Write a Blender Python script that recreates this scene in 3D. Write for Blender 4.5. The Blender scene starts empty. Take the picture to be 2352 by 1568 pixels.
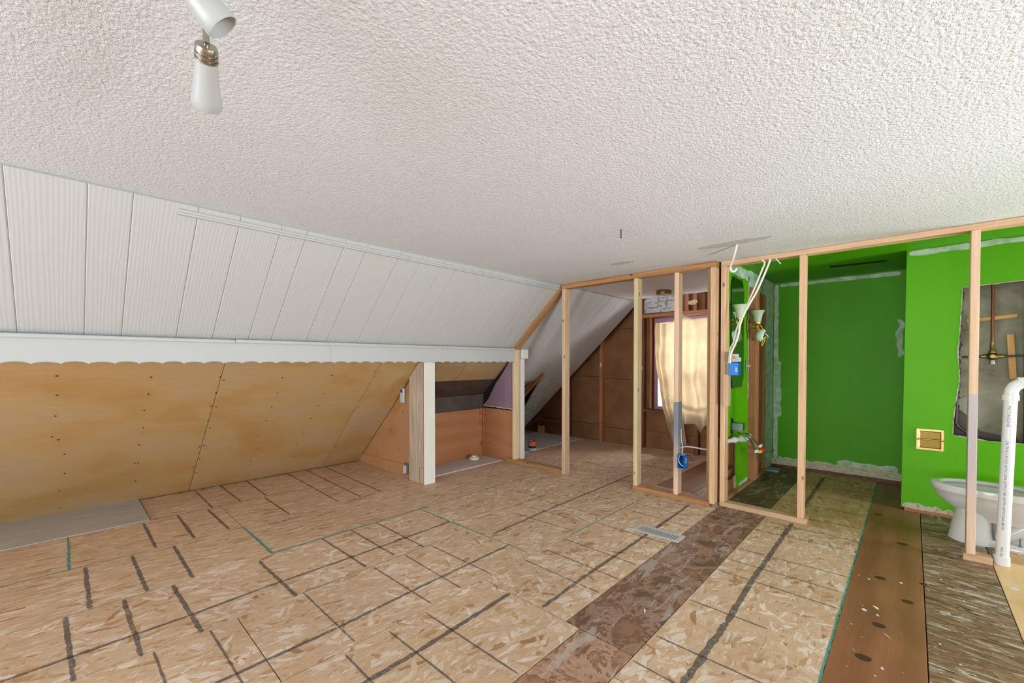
import bpy, bmesh, math, random
from mathutils import Vector, Matrix, noise
random.seed(7)
C = bpy.context.scene.collection
SC = bpy.context.scene

# ------------------------------------------------------------------ camera
cd = bpy.data.cameras.new('camera'); cam = bpy.data.objects.new('camera', cd); C.objects.link(cam)
cam.location = (0, 0, 1.3)
cam.rotation_euler = (math.radians(90 - 0.9), 0, math.radians(43.3))
cd.sensor_width = 36; cd.lens = 14.939; cd.shift_y = 0.0261; cd.clip_start = 0.02; cd.clip_end = 60
SC.camera = cam
# ------------------------------------------------------------------ light
w = bpy.data.worlds.new('world'); SC.world = w; w.use_nodes = True
bg = w.node_tree.nodes['Background']; bg.inputs[0].default_value = (0.86, 0.94, 1, 1); bg.inputs[1].default_value = .85
def area(name, loc, target, sx, sy, power, col=(1, 1, 1), spread=180):
    l = bpy.data.lights.new(name, 'AREA'); l.shape = 'RECTANGLE'; l.size = sx; l.size_y = sy; l.energy = power; l.color = col
    l.spread = math.radians(spread)
    o = bpy.data.objects.new(name, l); C.objects.link(o); o.location = loc
    o.rotation_euler = (Vector(target) - Vector(loc)).to_track_quat('-Z', 'Y').to_euler(); return o
area('window_light_behind', (-1.2, -4.9, .8), (-1.6, 2.5, 1.7), 4.4, 1.6, 235, (.86, .94, 1))
area('window_light_right', (3.2, 1.7, .8), (-1.0, 2.0, 2.0), .9, 1.2, 125, (.88, .95, 1))
area('bathroom_fill_light', (2.3, 4.62, .8), (-1, 5.2, 1.8), .8, 1.1, 34, (.93, .97, 1))  # unseen fill lamp added to brighten the green bathroom, not a window
area('window_light_far', (-2.25, 6.7, 1.3), (-2.6, 4.0, .8), .9, 1.3, 80, (.97, .98, 1))
SC.cycles.max_bounces = 7; SC.cycles.diffuse_bounces = 4; SC.cycles.glossy_bounces = 3; SC.cycles.adaptive_threshold = .05
SC.view_settings.view_transform = 'Standard'; SC.view_settings.look = 'None'
SC.view_settings.exposure = 0.53; SC.view_settings.gamma = 1; SC.view_settings.use_curve_mapping = False

# ------------------------------------------------------------------ materials
class M:
    def __init__(s, name, col=(.8, .8, .8), rough=.6, metal=0, **kw):
        s.m = bpy.data.materials.new(name); s.m.use_nodes = True; s.nt = s.m.node_tree; s.b = s.nt.nodes['Principled BSDF']
        s.set('Base Color', col); s.b.inputs['Roughness'].default_value = rough; s.b.inputs['Metallic'].default_value = metal
        for k, v in kw.items(): s.b.inputs[k.replace('_', ' ')].default_value = v
    def set(s, sock, v):
        i = s.b.inputs[sock]
        if isinstance(v, tuple): i.default_value = (*v, 1) if len(v) == 3 else v
        elif isinstance(v, (int, float)): i.default_value = v
        else: s.nt.links.new(v, i)
    def n(s, t, **kw):
        nd = s.nt.nodes.new('ShaderNode' + t)
        for k, v in kw.items():
            if k.startswith('i_'):
                key = k[2:]; inp = nd.inputs[int(key)] if key.isdigit() else nd.inputs[key.replace('_', ' ')]
                if isinstance(v, bpy.types.NodeSocket): s.nt.links.new(v, inp)
                else: inp.default_value = v
            else: setattr(nd, k, v)
        return nd
    def obj(s): return s.n('TexCoord').outputs['Object']
    def pos(s): return s.n('NewGeometry').outputs['Position']
    def rnd(s): return s.n('ObjectInfo').outputs['Random']
    def mapp(s, v, sc=(1, 1, 1), rot=(0, 0, 0), loc=(0, 0, 0)):
        return s.n('Mapping', i_Vector=v, i_Scale=sc, i_Rotation=rot, i_Location=loc).outputs[0]
    def noise(s, v, scale=5, detail=4, rough=.55, dist=0):
        return s.n('TexNoise', i_Vector=v, i_Scale=scale, i_Detail=detail, i_Roughness=rough, i_Distortion=dist).outputs[0]
    def ramp(s, f, stops, interp='LINEAR'):
        r = s.n('ValToRGB', i_Fac=f); e = r.color_ramp; e.interpolation = interp
        while len(e.elements) > 1: e.elements.remove(e.elements[-1])
        e.elements[0].position = stops[0][0]; e.elements[0].color = cc(stops[0][1])
        for p, c in stops[1:]:
            x = e.elements.new(p); x.color = cc(c)
        return r.outputs[0]
    def mix(s, f, a, b, mode='MIX'):
        nd = s.nt.nodes.new('ShaderNodeMix'); nd.data_type = 'RGBA'; nd.blend_type = mode
        for i, v in ((0, f), (6, a), (7, b)):
            if isinstance(v, bpy.types.NodeSocket): s.nt.links.new(v, nd.inputs[i])
            elif isinstance(v, tuple): nd.inputs[i].default_value = cc(v)
            else: nd.inputs[i].default_value = v
        return nd.outputs[2]
    def math(s, op, a, b=0.0):
        return s.n('Math', operation=op, i_0=a, i_1=b).outputs[0]
    def bump(s, h, strength=.3, dist=.01):
        s.set('Normal', s.n('Bump', i_Height=h, i_Strength=strength, i_Distance=dist).outputs[0])
def cc(c):
    if isinstance(c, (int, float)): c = (c, c, c)
    return (*c, 1) if len(c) == 3 else c
def S(r, g, b):   # sRGB 0-255 to linear
    return tuple(((x / 255) / 12.92 if x / 255 <= .04045 else ((x / 255 + .055) / 1.055) ** 2.4) for x in (r, g, b))

def lumber(name, c1, c2, dark=.35, knots=True, rough=.65, sc=1.0):
    m = M(name, rough=rough); o = m.obj(); r = m.rnd()
    off = m.n('CombineXYZ', i_0=m.math('MULTIPLY', r, 7.3), i_1=m.math('MULTIPLY', r, 3.1), i_2=m.math('MULTIPLY', r, 5.7)).outputs[0]
    v = m.n('VectorMath', operation='ADD', i_0=o, i_1=off).outputs[0]
    g = m.noise(m.mapp(v, (45 * sc, 45 * sc, 1.6)), 1, 5, .6, .6)
    fine = m.noise(m.mapp(v, (220, 220, 7)), 1, 2, .5)
    col = m.ramp(g, [(.3, c1), (.72, c2)])
    col = m.mix(.45, col, m.ramp(fine, [(.3, .75), (.65, 1.08)]), 'MULTIPLY')
    lo = m.noise(m.mapp(v, (3, 3, 1.3)), 1, 3)
    col = m.mix(.6, col, m.ramp(lo, [(.3, (.8, .76, .72)), (.7, (1.1, 1.06, 1.0))]), 'MULTIPLY')
    if knots:
        k = m.n('TexVoronoi', i_Vector=m.mapp(v, (9, 9, 5)), i_Scale=1.0).outputs['Distance']
        km = m.ramp(k, [(.06, 1), (.13, 0)])
        col = m.mix(km, col, tuple(x * dark for x in c1))
    tint = m.ramp(r, [(0, (.9, .86, .8)), (.5, (1, 1, 1)), (1, (1.05, .93, .86))])
    m.set('Base Color', m.mix(1.0, col, tint, 'MULTIPLY')); m.bump(g, .25, .003)
    return m.m
PINE = lumber('pine_lumber', S(204, 168, 130), S(230, 204, 174))
PINE_PALE = lumber('pale_pine_lumber', S(214, 194, 150), S(238, 222, 186))
PINE_BROWN = lumber('weathered_lumber', S(150, 108, 66), S(196, 152, 104))
OLD = lumber('old_brown_lumber', S(92, 52, 30), S(140, 88, 56))
OLDRED = lumber('old_reddish_lumber', S(160, 98, 62), S(196, 132, 92))
BLOCK = lumber('wood_block', S(196, 146, 88), S(222, 176, 118))

def plain(name, col, rough=.6, metal=0, bump=0, bscale=200, var=0.0, **kw):
    m = M(name, col, rough, metal, **kw)
    if var:
        nz = m.noise(m.pos(), 2.2, 5); m.set('Base Color', m.mix(1.0, col, m.ramp(nz, [(.3, 1 - var), (.7, 1 + var * .5)]), 'MULTIPLY'))
    if bump: m.bump(m.noise(m.pos(), bscale, 3), bump, .002)
    return m.m
WHITE = plain('white_paint', S(188, 188, 187), .5, bump=.1)
WHITE_OLD = plain('worn_white_paint', S(224, 221, 212), .55, bump=.3, bscale=90, var=.08)
DARKGAP = plain('dark_cavity', S(30, 24, 20), .9)
DARKWOOD = plain('dark_roof_boards', S(66, 46, 34), .85, var=.3)
BRASS = plain('polished_brass', S(196, 158, 104), .3, 1)
BRASS_OLD = plain('tarnished_brass', S(150, 132, 84), .35, 1)
STEEL = plain('brushed_nickel', S(176, 170, 158), .3, 1)
GALV = plain('galvanised_steel', S(150, 158, 158), .42, .9)
COPPER = plain('aged_copper', S(128, 84, 60), .42, .85, var=.35)
PIPEDARK = plain('dark_iron_pipe', S(74, 72, 72), .5, .6, var=.2)
PVC = plain('white_pvc', S(226, 226, 226), .32)
PORC = plain('white_porcelain', S(220, 220, 218), .12)
BLUE = plain('blue_plastic', S(20, 120, 210), .45)
BLUEIN = plain('blue_plastic_inside', S(16, 70, 140), .6)
CABLE = plain('white_cable_sheath', S(240, 234, 218), .5)
CABLEGREY = plain('grey_cable_sheath', S(190, 192, 196), .5)
BLACKP = plain('black_plastic', S(26, 26, 28), .4)
BRAID = plain('braided_steel_hose', S(120, 122, 122), .4, .7)
RED = plain('red_tag', S(215, 30, 28), .5)
YEL = plain('yellow_strap', S(246, 214, 40), .5)
ORANGE = plain('orange_label', S(226, 92, 48), .5)
MASK = plain('mask_fabric', S(222, 234, 228), .9, bump=.2)
INK = plain('printed_ink', S(70, 70, 74), .7)
INKF = plain('stamped_ink', S(104, 84, 66), .9)
NAIL = plain('rusty_nail', S(52, 34, 22), .7)
LAV = plain('purple_trim_paint', S(140, 104, 128), .35)
TAN = plain('tan_plaster_splash', S(214, 180, 140), .8)
CHIPW = plain('white_plaster_splash', S(222, 224, 226), .8)

# ceiling stipple
m = M('stippled_ceiling', rough=.9); p = m.pos()
s1 = m.n('TexVoronoi', i_Vector=m.mapp(p, (1, 1, 1)), i_Scale=92, feature='SMOOTH_F1').outputs['Distance']
s2 = m.noise(p, 150, 3, .6, .8); s3 = m.noise(p, 55, 2, .5, .3)
h = m.math('ADD', m.math('MULTIPLY', s1, -.7), m.math('ADD', s2, m.math('MULTIPLY', s3, .6)))
st = m.noise(m.mapp(p, (1.3, 1.3, 1)), 1.0, 3)
m.set('Base Color', m.mix(1.0, m.ramp(st, [(.3, (.80, .81, .82)), (.7, (.83, .84, .85))]), m.ramp(h, [(.25, .90), (.8, 1.02)]), 'MULTIPLY'))
m.bump(h, .72, .009); CEIL = m.m
CEILSM = plain('smooth_ceiling_paint', S(218, 216, 222), .85, bump=.12, bscale=60)
m = M('bare_ceiling_patch', rough=.9); p = m.pos(); q = m.noise(m.mapp(p, (40, 90, 1)), 1, 4)
m.set('Base Color', m.ramp(q, [(.35, S(178, 176, 174)), (.65, S(206, 205, 203))])); m.bump(q, .3, .004); CPATCH = m.m

# embossed white boards
m = M('embossed_white_board', rough=.48); o = m.obj(); r = m.rnd()
off = m.n('CombineXYZ', i_0=m.math('MULTIPLY', r, 9.0), i_1=m.math('MULTIPLY', r, 5.0)).outputs[0]
v = m.n('VectorMath', operation='ADD', i_0=o, i_1=off).outputs[0]
wv = m.n('TexWave', i_Vector=m.mapp(v, (1, .09, 1)), i_Scale=17, i_Distortion=9, i_Detail=3.0, i_Detail_Scale=.7, bands_direction='X', wave_profile='SIN').outputs['Fac']
nz = m.noise(m.mapp(v, (90, 8, 1)), 1, 3)
h = m.math('ADD', wv, m.math('MULTIPLY', nz, .8))
m.set('Base Color', m.mix(1.0, S(196, 196, 194), m.ramp(h, [(.3, .985), (1.2, 1.0)]), 'MULTIPLY')); m.bump(h, .15, .003); WBOARD = m.m
m = M('rough_painted_drywall', rough=.8); p = m.pos()
q = m.noise(p, 9, 5); m.set('Base Color', m.ramp(q, [(.3, S(176, 180, 168)), (.7, S(208, 210, 202))])); m.bump(m.noise(p, 50, 3), .4, .004); DWALL = m.m

# orange-brown plywood / hardboard
def ply(name, c1, c2, c3, sc=1.6, rough=.42):
    m = M(name, rough=rough); p = m.pos(); r = m.rnd()
    off = m.n('CombineXYZ', i_0=m.math('MULTIPLY', r, 19.0), i_1=m.math('MULTIPLY', r, 11.0)).outputs[0]
    v = m.n('VectorMath', operation='ADD', i_0=p, i_1=off).outputs[0]
    a = m.noise(m.mapp(v, (sc * 1.6, sc, sc * 1.6)), 1, 4, .5, .5); g = m.noise(m.mapp(v, (60, 5, 60)), 1, 4)
    col = m.ramp(a, [(.3, c1), (.5, c2), (.72, c3)])
    m.set('Base Color', m.mix(.35, col, m.ramp(g, [(.3, .82), (.7, 1.06)]), 'MULTIPLY')); m.bump(g, .08, .002); return m.m
PLY = ply('amber_hardboard', S(178, 136, 80), S(186, 150, 102), S(182, 154, 122))
PLYEND = ply('orange_brown_hardboard', S(170, 118, 74), S(178, 130, 88), S(172, 132, 98))
PLYTAN = ply('tan_hardboard', S(170, 140, 98), S(180, 150, 108), S(176, 152, 116))
FIBRE = ply('brown_fibreboard', S(118, 78, 46), S(132, 88, 52), S(140, 98, 60), 2.0, .8)
BLACKB = ply('dark_brown_board', S(68, 52, 44), S(80, 64, 56), S(92, 76, 68), 3, .6)
BLACKB2 = ply('charcoal_board', S(76, 68, 62), S(86, 78, 72), S(96, 88, 82), 3, .6)
m = M('cedar_plywood', rough=.5); p = m.pos()
g = m.n('TexWave', i_Vector=m.mapp(p, (1, .22, 1)), i_Scale=1.3, i_Distortion=7, i_Detail=3, bands_direction='Z').outputs['Fac']
f = m.noise(m.mapp(p, (20, 4, 90)), 1, 4); k = m.ramp(m.n('TexVoronoi', i_Vector=m.mapp(p, (3, 3, 6)), i_Scale=1).outputs['Distance'], [(.05, 1), (.14, 0)])
col = m.mix(.5, m.ramp(g, [(.1, S(184, 124, 84)), (.9, S(192, 132, 92))]), m.ramp(f, [(.3, .8), (.7, 1.08)]), 'MULTIPLY')
m.set('Base Color', m.mix(m.math('MULTIPLY', k, .6), col, S(120, 66, 40))); CEDAR = m.m
m = M('beige_grooved_panel', rough=.6); p = m.pos()
g = m.noise(m.mapp(p, (120, 120, 4)), 1, 4); m.set('Base Color', m.ramp(g, [(.3, S(150, 132, 112)), (.7, S(206, 190, 168))])); m.bump(g, .5, .003); BEIGE = m.m
m = M('lavender_panel', rough=.5); p = m.pos()
g = m.noise(m.mapp(p, (90, 90, 2)), 1, 3); m.set('Base Color', m.ramp(g, [(.3, S(140, 114, 130)), (.7, S(152, 126, 142))])); m.bump(g, .2, .002); PURPLE = m.m
m = M('grey_hardboard', rough=.45); p = m.pos()
g = m.noise(m.mapp(p, (30, 4, 1)), 1, 5); m.set('Base Color', m.ramp(g, [(.3, S(166, 162, 160)), (.7, S(190, 187, 184))])); GREYB = m.m
GREYB2 = plain('pale_grey_board', S(206, 202, 198), .6, var=.1)

# green paint
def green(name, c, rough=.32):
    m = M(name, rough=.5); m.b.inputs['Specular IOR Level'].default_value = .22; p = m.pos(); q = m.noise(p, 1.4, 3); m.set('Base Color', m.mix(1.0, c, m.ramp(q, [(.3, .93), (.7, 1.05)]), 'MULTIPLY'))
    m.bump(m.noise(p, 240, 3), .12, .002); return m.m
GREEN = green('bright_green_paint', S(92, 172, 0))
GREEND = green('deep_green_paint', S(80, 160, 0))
m = M('joint_compound', rough=.8); p = m.pos(); q = m.noise(p, 14, 5)
m.set('Base Color', m.ramp(q, [(.35, S(150, 182, 142)), (.62, S(202, 212, 202))])); COMP = m.m
m = M('chipped_plaster_edge', rough=.9); p = m.pos(); q = m.noise(p, 24, 5, .7)
m.set('Base Color', m.ramp(q, [(.36, S(150, 134, 104)), (.46, S(190, 180, 148)), (.65, S(200, 196, 180))])); m.bump(q, .6, .01); PLASTER = m.m
m = M('tub_surround_back', rough=.75); p = m.pos(); q = m.noise(p, 2.6, 5, .6, .8)
m.set('Base Color', m.ramp(q, [(.3, S(104, 96, 84)), (.5, S(150, 144, 124)), (.7, S(176, 172, 156))])); SURR = m.m

# OSB
def osb(name, sx, sy, rots, tint=(1, 1, 1), dirt=.25):
    m = M(name, rough=.62); p = m.pos(); r = m.rnd()
    off = m.n('CombineXYZ', i_0=m.math('MULTIPLY', r, 31.0), i_1=m.math('MULTIPLY', r, 17.0)).outputs[0]
    v = m.n('VectorMath', operation='ADD', i_0=p, i_1=off).outputs[0]
    wob = m.n('TexNoise', i_Vector=v, i_Scale=30.0, i_Detail=6.0).outputs['Color']
    wobv = m.n('VectorMath', operation='MULTIPLY_ADD', i_0=wob, i_1=(.016, .03, 0), i_2=v).outputs[0]
    stops = [(0, S(172, 128, 88)), (.05, S(196, 156, 114)), (.12, S(208, 176, 144)), (.4, S(214, 184, 154)), (.62, S(206, 170, 136)), (.82, S(218, 192, 166)), (1, S(234, 218, 204))]
    col = None; hs = None
    for i, (rot, thr) in enumerate(rots):
        k = m.mapp(wobv, (sx * (1 + .18 * i), sy * (1 + .12 * i), 1), (0, 0, 0), (i * 3.7, i * 1.9, 0))
        k = m.mapp(m.mapp(wobv, (1, 1, 1), (0, 0, math.radians(rot)), (i * 3.3, i * 5.1, 0)), (sx * (1 + .18 * i), sy * (1 + .12 * i), 1))
        vor = m.n('TexVoronoi', i_Vector=k, i_Scale=1.0, voronoi_dimensions='2D')
        sep = m.n('SeparateColor', i_0=vor.outputs['Color'])
        c = m.ramp(sep.outputs[0], stops)
        st = m.noise(m.mapp(k, (7, .5, 1)), 1, 3, .6)
        c = m.mix(.9, c, m.ramp(st, [(.28, .78), (.62, 1.1)]), 'MULTIPLY')
        if col is None: col = c; hs = sep.outputs[2]
        else:
            f = m.math('GREATER_THAN', sep.outputs[1], thr); col = m.mix(f, col, c)
    dk = m.noise(m.mapp(wobv, (sx * 1.8, sy * 1.9, 1)), 1, 6, .72)
    col = m.mix(m.ramp(dk, [(.57, 0), (.67, .7)]), col, S(158, 112, 76))
    lt = m.noise(m.mapp(wobv, (sx * 1.4, sy * 1.1, 1), (0, 0, 0), (9, 4, 0)), 1, 4, .6)
    col = m.mix(m.ramp(lt, [(.57, 0), (.66, .8)]), col, S(236, 222, 210))
    big = m.noise(p, 1.1, 4, .6)
    col = m.mix(dirt, col, m.ramp(big, [(.35, S(170, 140, 110)), (.65, (1, 1, 1))]), 'MULTIPLY')
    m.set('Base Color', m.mix(1.0, col, tint, 'MULTIPLY')); m.bump(dk, .12, .002); return m.m
OSB1 = osb('osb_fine_strands', 46, 7.5, [(0, 0), (7, .35), (-8, .45), (14, .6)], (.95, .92, .89))
OSB2 = osb('osb_wide_flakes', 27, 8, [(0, 0), (12, .3), (-16, .45), (26, .62), (64, .86), (-60, .9)], (.98, .965, .95))
OSB3 = osb('osb_yellowed', 26, 7, [(0, 0), (70, .55), (-20, .6)], (.84, .74, .56))
OSBEDGE = plain('teal_edge_paint', S(70, 150, 136), .7, var=.3)
def worn(name, cs, sc, metalrough=.6, s=(1, 1, 1), s2=(6, 1.2, 1)):
    m = M(name, rough=metalrough); p = m.pos(); a = m.noise(m.mapp(p, s), sc, 8, .68, .6); b = m.noise(m.mapp(p, s2), 2.4, 7, .75, .8)
    col = m.ramp(a, [(.40, cs[0]), (.43, cs[1]), (.50, cs[2]), (.53, cs[3]), (.60, cs[1])])
    m.set('Base Color', m.mix(m.ramp(b, [(.55, 0), (.58, .75)]), col, cs[4])); m.bump(a, .2, .002); return m.m
STRIPA = worn('old_vinyl_residue', [S(124, 86, 64), S(164, 124, 100), S(184, 146, 124), S(130, 90, 64), S(184, 168, 156)], 5)
STRIPB = worn('old_vinyl_residue_dark', [S(100, 76, 60), S(138, 102, 80), S(156, 126, 106), S(110, 74, 52), S(172, 160, 150)], 4.5)
WORN = worn('stained_subfloor', [S(88, 66, 46), S(128, 98, 68), S(148, 118, 88), S(108, 76, 50), S(190, 186, 172)], 3.2, .6, (.9, 2.6, 1), (2.2, 11, 1))
FLAKY = worn('flaking_white_paint', [S(110, 92, 84), S(176, 168, 168), S(206, 204, 206), S(190, 186, 188), S(120, 100, 92)], 7, .8, (1, 1, 3))
DARKPLY = worn('dark_damp_plywood', [S(72, 60, 44), S(92, 76, 54), S(112, 94, 66), S(84, 68, 48), S(150, 148, 118)], 3)
m = M('brown_stained_plywood', rough=.42); p = m.pos()
g = m.n('TexWave', i_Vector=m.mapp(p, (1, .25, 1)), i_Scale=1.6, i_Distortion=9, i_Detail=3, bands_direction='X').outputs['Fac']; f = m.noise(m.mapp(p, (60, 4, 1)), 1, 4); lo = m.noise(p, 1.5, 4)
col = m.mix(.6, m.ramp(g, [(.1, S(138, 90, 60)), (.9, S(150, 100, 70))]), m.ramp(f, [(.3, .8), (.7, 1.1)]), 'MULTIPLY')
m.set('Base Color', m.mix(.7, col, m.ramp(lo, [(.3, (.72, .72, .72)), (.65, (1.1, 1.08, 1.05))]), 'MULTIPLY')); BRPLY = m.m
PINEB = ply('new_pine_boards', S(216, 172, 118), S(226, 184, 132), S(232, 196, 148), 3)
# grey spray line, patchy
m = M('grey_marking_paint', S(84, 80, 78), .8); q = m.noise(m.pos(), 60, 4, .7); q2 = m.noise(m.pos(), 6, 2)
fac = m.ramp(m.math('ADD', q, m.math('MULTIPLY', q2, .5)), [(.5, .18), (.74, .6)])
mx = m.n('MixShader', i_Fac=fac, i_1=m.n('BsdfTransparent').outputs[0], i_2=m.b.outputs[0]); m.nt.links.new(mx.outputs[0], m.nt.nodes['Material Output'].inputs[0]); SPRAY = m.m
# glass shade, mirror, drape
m = M('frosted_shade_glass', S(214, 222, 198), .35, Transmission_Weight=.0); m.b.inputs['Subsurface Weight'].default_value = .0
tr = m.n('BsdfTranslucent', i_0=(.75, .8, .68, 1)); mx = m.n('MixShader', i_Fac=.35, i_1=m.b.outputs[0], i_2=tr.outputs[0]); m.nt.links.new(mx.outputs[0], m.nt.nodes['Material Output'].inputs[0]); FROST = m.m
OPAL = plain('opal_lamp_glass', S(176, 176, 174), .4)
MIRROR = plain('mirror_glass', S(200, 214, 200), .02, 1)
m = M('translucent_drop_cloth', S(206, 186, 156), .8); q = m.noise(m.pos(), 5, 4)
m.set('Base Color', m.ramp(q, [(.35, S(188, 166, 134)), (.65, S(222, 206, 178))]))
tr = m.n('BsdfTranslucent', i_0=(.86, .78, .62, 1)); mx = m.n('MixShader', i_Fac=.36, i_1=m.b.outputs[0], i_2=tr.outputs[0]); m.nt.links.new(mx.outputs[0], m.nt.nodes['Material Output'].inputs[0]); CLOTH = m.m
m = M('window_pane_glass', (1, 1, 1), .02); mx = m.n('MixShader', i_Fac=.92, i_1=m.n('BsdfGlossy', i_1=.03).outputs[0], i_2=m.n('BsdfTransparent').outputs[0]); m.nt.links.new(mx.outputs[0], m.nt.nodes['Material Output'].inputs[0]); PANE = m.m
# studs with grey painted lower part (the paint is on the stud itself)
def part_painted(name, z0, grey):
    m = M(name, rough=.6); p = m.pos(); o = m.obj(); g = m.noise(m.mapp(o, (45, 45, 1.6)), 1, 5); z = m.n('SeparateXYZ', i_0=p).outputs[2]
    wood = m.ramp(g, [(.3, S(216, 176, 140)), (.72, S(236, 204, 176))]); gp = m.mix(1.0, grey, m.ramp(g, [(.3, .88), (.7, 1.05)]), 'MULTIPLY')
    a = m.math('LESS_THAN', z, z0); b = m.ramp(m.math('ADD', z, m.math('MULTIPLY', g, .25)), [(.30, 0), (.75, 1)])
    m.set('Base Color', m.mix(m.math('MULTIPLY', a, b), wood, gp)); m.bump(g, .2, .003); return m.m
STUDG = part_painted('half_grey_stud', 1.09, S(196, 184, 182))
STUDG2 = part_painted('blue_grey_stud', .92, S(132, 138, 146))

# ------------------------------------------------------------------ mesh helpers
def empty(name, loc, label=None, cat=None, group=None, kind=None):
    o = bpy.data.objects.new(name, None); o.empty_display_size = .05; C.objects.link(o); o.location = loc
    return tag(o, label, cat, group, kind)
def tag(o, label=None, cat=None, group=None, kind=None):
    if label: o['label'] = label
    if cat: o['category'] = cat
    if group: o['group'] = group
    if kind: o['kind'] = kind
    return o
def wloc(o):
    v = Vector((0, 0, 0))
    while o: v += o.location; o = o.parent
    return v
def link(name, me, mat, parent=None, loc=(0, 0, 0), rot=None):
    if mat is not None and not me.materials: me.materials.append(mat)
    o = bpy.data.objects.new(name, me); C.objects.link(o)
    L = Vector(loc)
    if parent: o.parent = parent
    o.location = Vector(loc)
    if rot is not None: o.rotation_euler = rot.to_euler() if isinstance(rot, (Matrix,)) else rot
    if parent: o.matrix_basis = wmat(parent).inverted() @ o.matrix_basis
    return o
def wmat(o):
    m_ = o.matrix_basis.copy()
    while o.parent: o = o.parent; m_ = o.matrix_basis @ m_
    return m_
def bm2(name, bm, mat, parent=None, loc=(0, 0, 0), rot=None, smooth=False):
    bmesh.ops.recalc_face_normals(bm, faces=bm.faces)
    me = bpy.data.meshes.new(name); bm.to_mesh(me); bm.free()
    if smooth:
        for f in me.polygons: f.use_smooth = True
        try: me.set_sharp_from_angle(angle=math.radians(45))
        except Exception: pass
    return link(name, me, mat, parent, loc, rot)
def bbox(bm, x0, x1, y0, y1, z0, z1):
    vs = [bm.verts.new((x, y, z)) for x in (x0, x1) for y in (y0, y1) for z in (z0, z1)]
    for f in ((0, 1, 3, 2), (4, 6, 7, 5), (0, 4, 5, 1), (2, 3, 7, 6), (0, 2, 6, 4), (1, 5, 7, 3)): bm.faces.new([vs[i] for i in f])
    return vs
def box(name, x0, x1, y0, y1, z0, z1, mat, parent=None, bev=.0):
    """axis box; local z of the mesh is its long axis so wood grain follows it"""
    d = (x1 - x0, y1 - y0, z1 - z0); c = Vector(((x0 + x1) / 2, (y0 + y1) / 2, (z0 + z1) / 2)); ax = max(range(3), key=lambda i: d[i])
    if ax == 2: R = Matrix.Identity(3); e = d
    elif ax == 0: R = Matrix(((0, 0, 1), (0, 1, 0), (-1, 0, 0))); e = (d[2], d[1], d[0])
    else: R = Matrix(((1, 0, 0), (0, 0, 1), (0, -1, 0))); e = (d[0], d[2], d[1])
    bm = bmesh.new(); bbox(bm, -e[0] / 2, e[0] / 2, -e[1] / 2, e[1] / 2, -e[2] / 2, e[2] / 2)
    if bev: bmesh.ops.bevel(bm, geom=bm.edges[:], offset=bev, segments=1, affect='EDGES')
    return bm2(name, bm, mat, parent, c, R)
def slab(name, x0, x1, y0, y1, z0, z1, mat, parent=None, bev=0):
    bm = bmesh.new(); bbox(bm, x0, x1, y0, y1, z0, z1)
    if bev: bmesh.ops.bevel(bm, geom=bm.edges[:], offset=bev, segments=1, affect='EDGES')
    return bm2(name, bm, mat, parent)
def beam(name, p0, p1, wa, wb, mat, parent=None, up=(0, 1, 0), bev=.003):
    p0 = Vector(p0); p1 = Vector(p1); z = (p1 - p0); L = z.length; z.normalize(); y = Vector(up); x = y.cross(z).normalized(); y = z.cross(x)
    R = Matrix((x, y, z)).transposed(); bm = bmesh.new(); bbox(bm, -wa / 2, wa / 2, -wb / 2, wb / 2, -L / 2, L / 2)
    if bev: bmesh.ops.bevel(bm, geom=bm.edges[:], offset=bev, segments=1, affect='EDGES')
    return bm2(name, bm, mat, parent, (p0 + p1) / 2, R)
def prism(name, pts, vec, mat, parent=None):
    """polygon in world coordinates extruded by vec"""
    bm = bmesh.new(); c = Vector(pts[0]); a = [bm.verts.new(Vector(p) - c) for p in pts]; v = Vector(vec); b = [bm.verts.new(x.co + v) for x in a]
    bm.faces.new(a); bm.faces.new(b[::-1]); n = len(a)
    for i in range(n): bm.faces.new((a[i], a[(i + 1) % n], b[(i + 1) % n], b[i]))
    return bm2(name, bm, mat, parent, c)
def tube(name, pts, r, mat, parent=None, seg=10, closed=False, sub=6):
    P = [Vector(p) for p in pts]
    if sub > 1 and len(P) > 2:
        Q = []
        for i in range(len(P) - 1):
            a = P[max(i - 1, 0)]; b = P[i]; c = P[i + 1]; d = P[min(i + 2, len(P) - 1)]
            for k in range(sub):
                t = k / sub; Q.append(.5 * ((2 * b) + (c - a) * t + (2 * a - 5 * b + 4 * c - d) * t * t + (3 * b - a - 3 * c + d) * t ** 3))
        Q.append(P[-1]); P = Q
    o0 = P[0].copy(); bm = bmesh.new(); rings = []; prev = None
    for i, p in enumerate(P):
        t = (P[min(i + 1, len(P) - 1)] - P[max(i - 1, 0)]).normalized()
        if prev is None: x = t.orthogonal().normalized()
        else: x = (prev - t * prev.dot(t)).normalized()
        prev = x; y = t.cross(x); rr = r(i / (len(P) - 1)) if callable(r) else r
        rings.append([bm.verts.new(p - o0 + (x * math.cos(a) + y * math.sin(a)) * rr) for a in [2 * math.pi * k / seg for k in range(seg)]])
    for a, b in zip(rings, rings[1:]):
        for k in range(seg): bm.faces.new((a[k], a[(k + 1) % seg], b[(k + 1) % seg], b[k]))
    bm.faces.new(rings[0][::-1]); bm.faces.new(rings[-1])
    return bm2(name, bm, mat, parent, o0, smooth=True)
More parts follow.
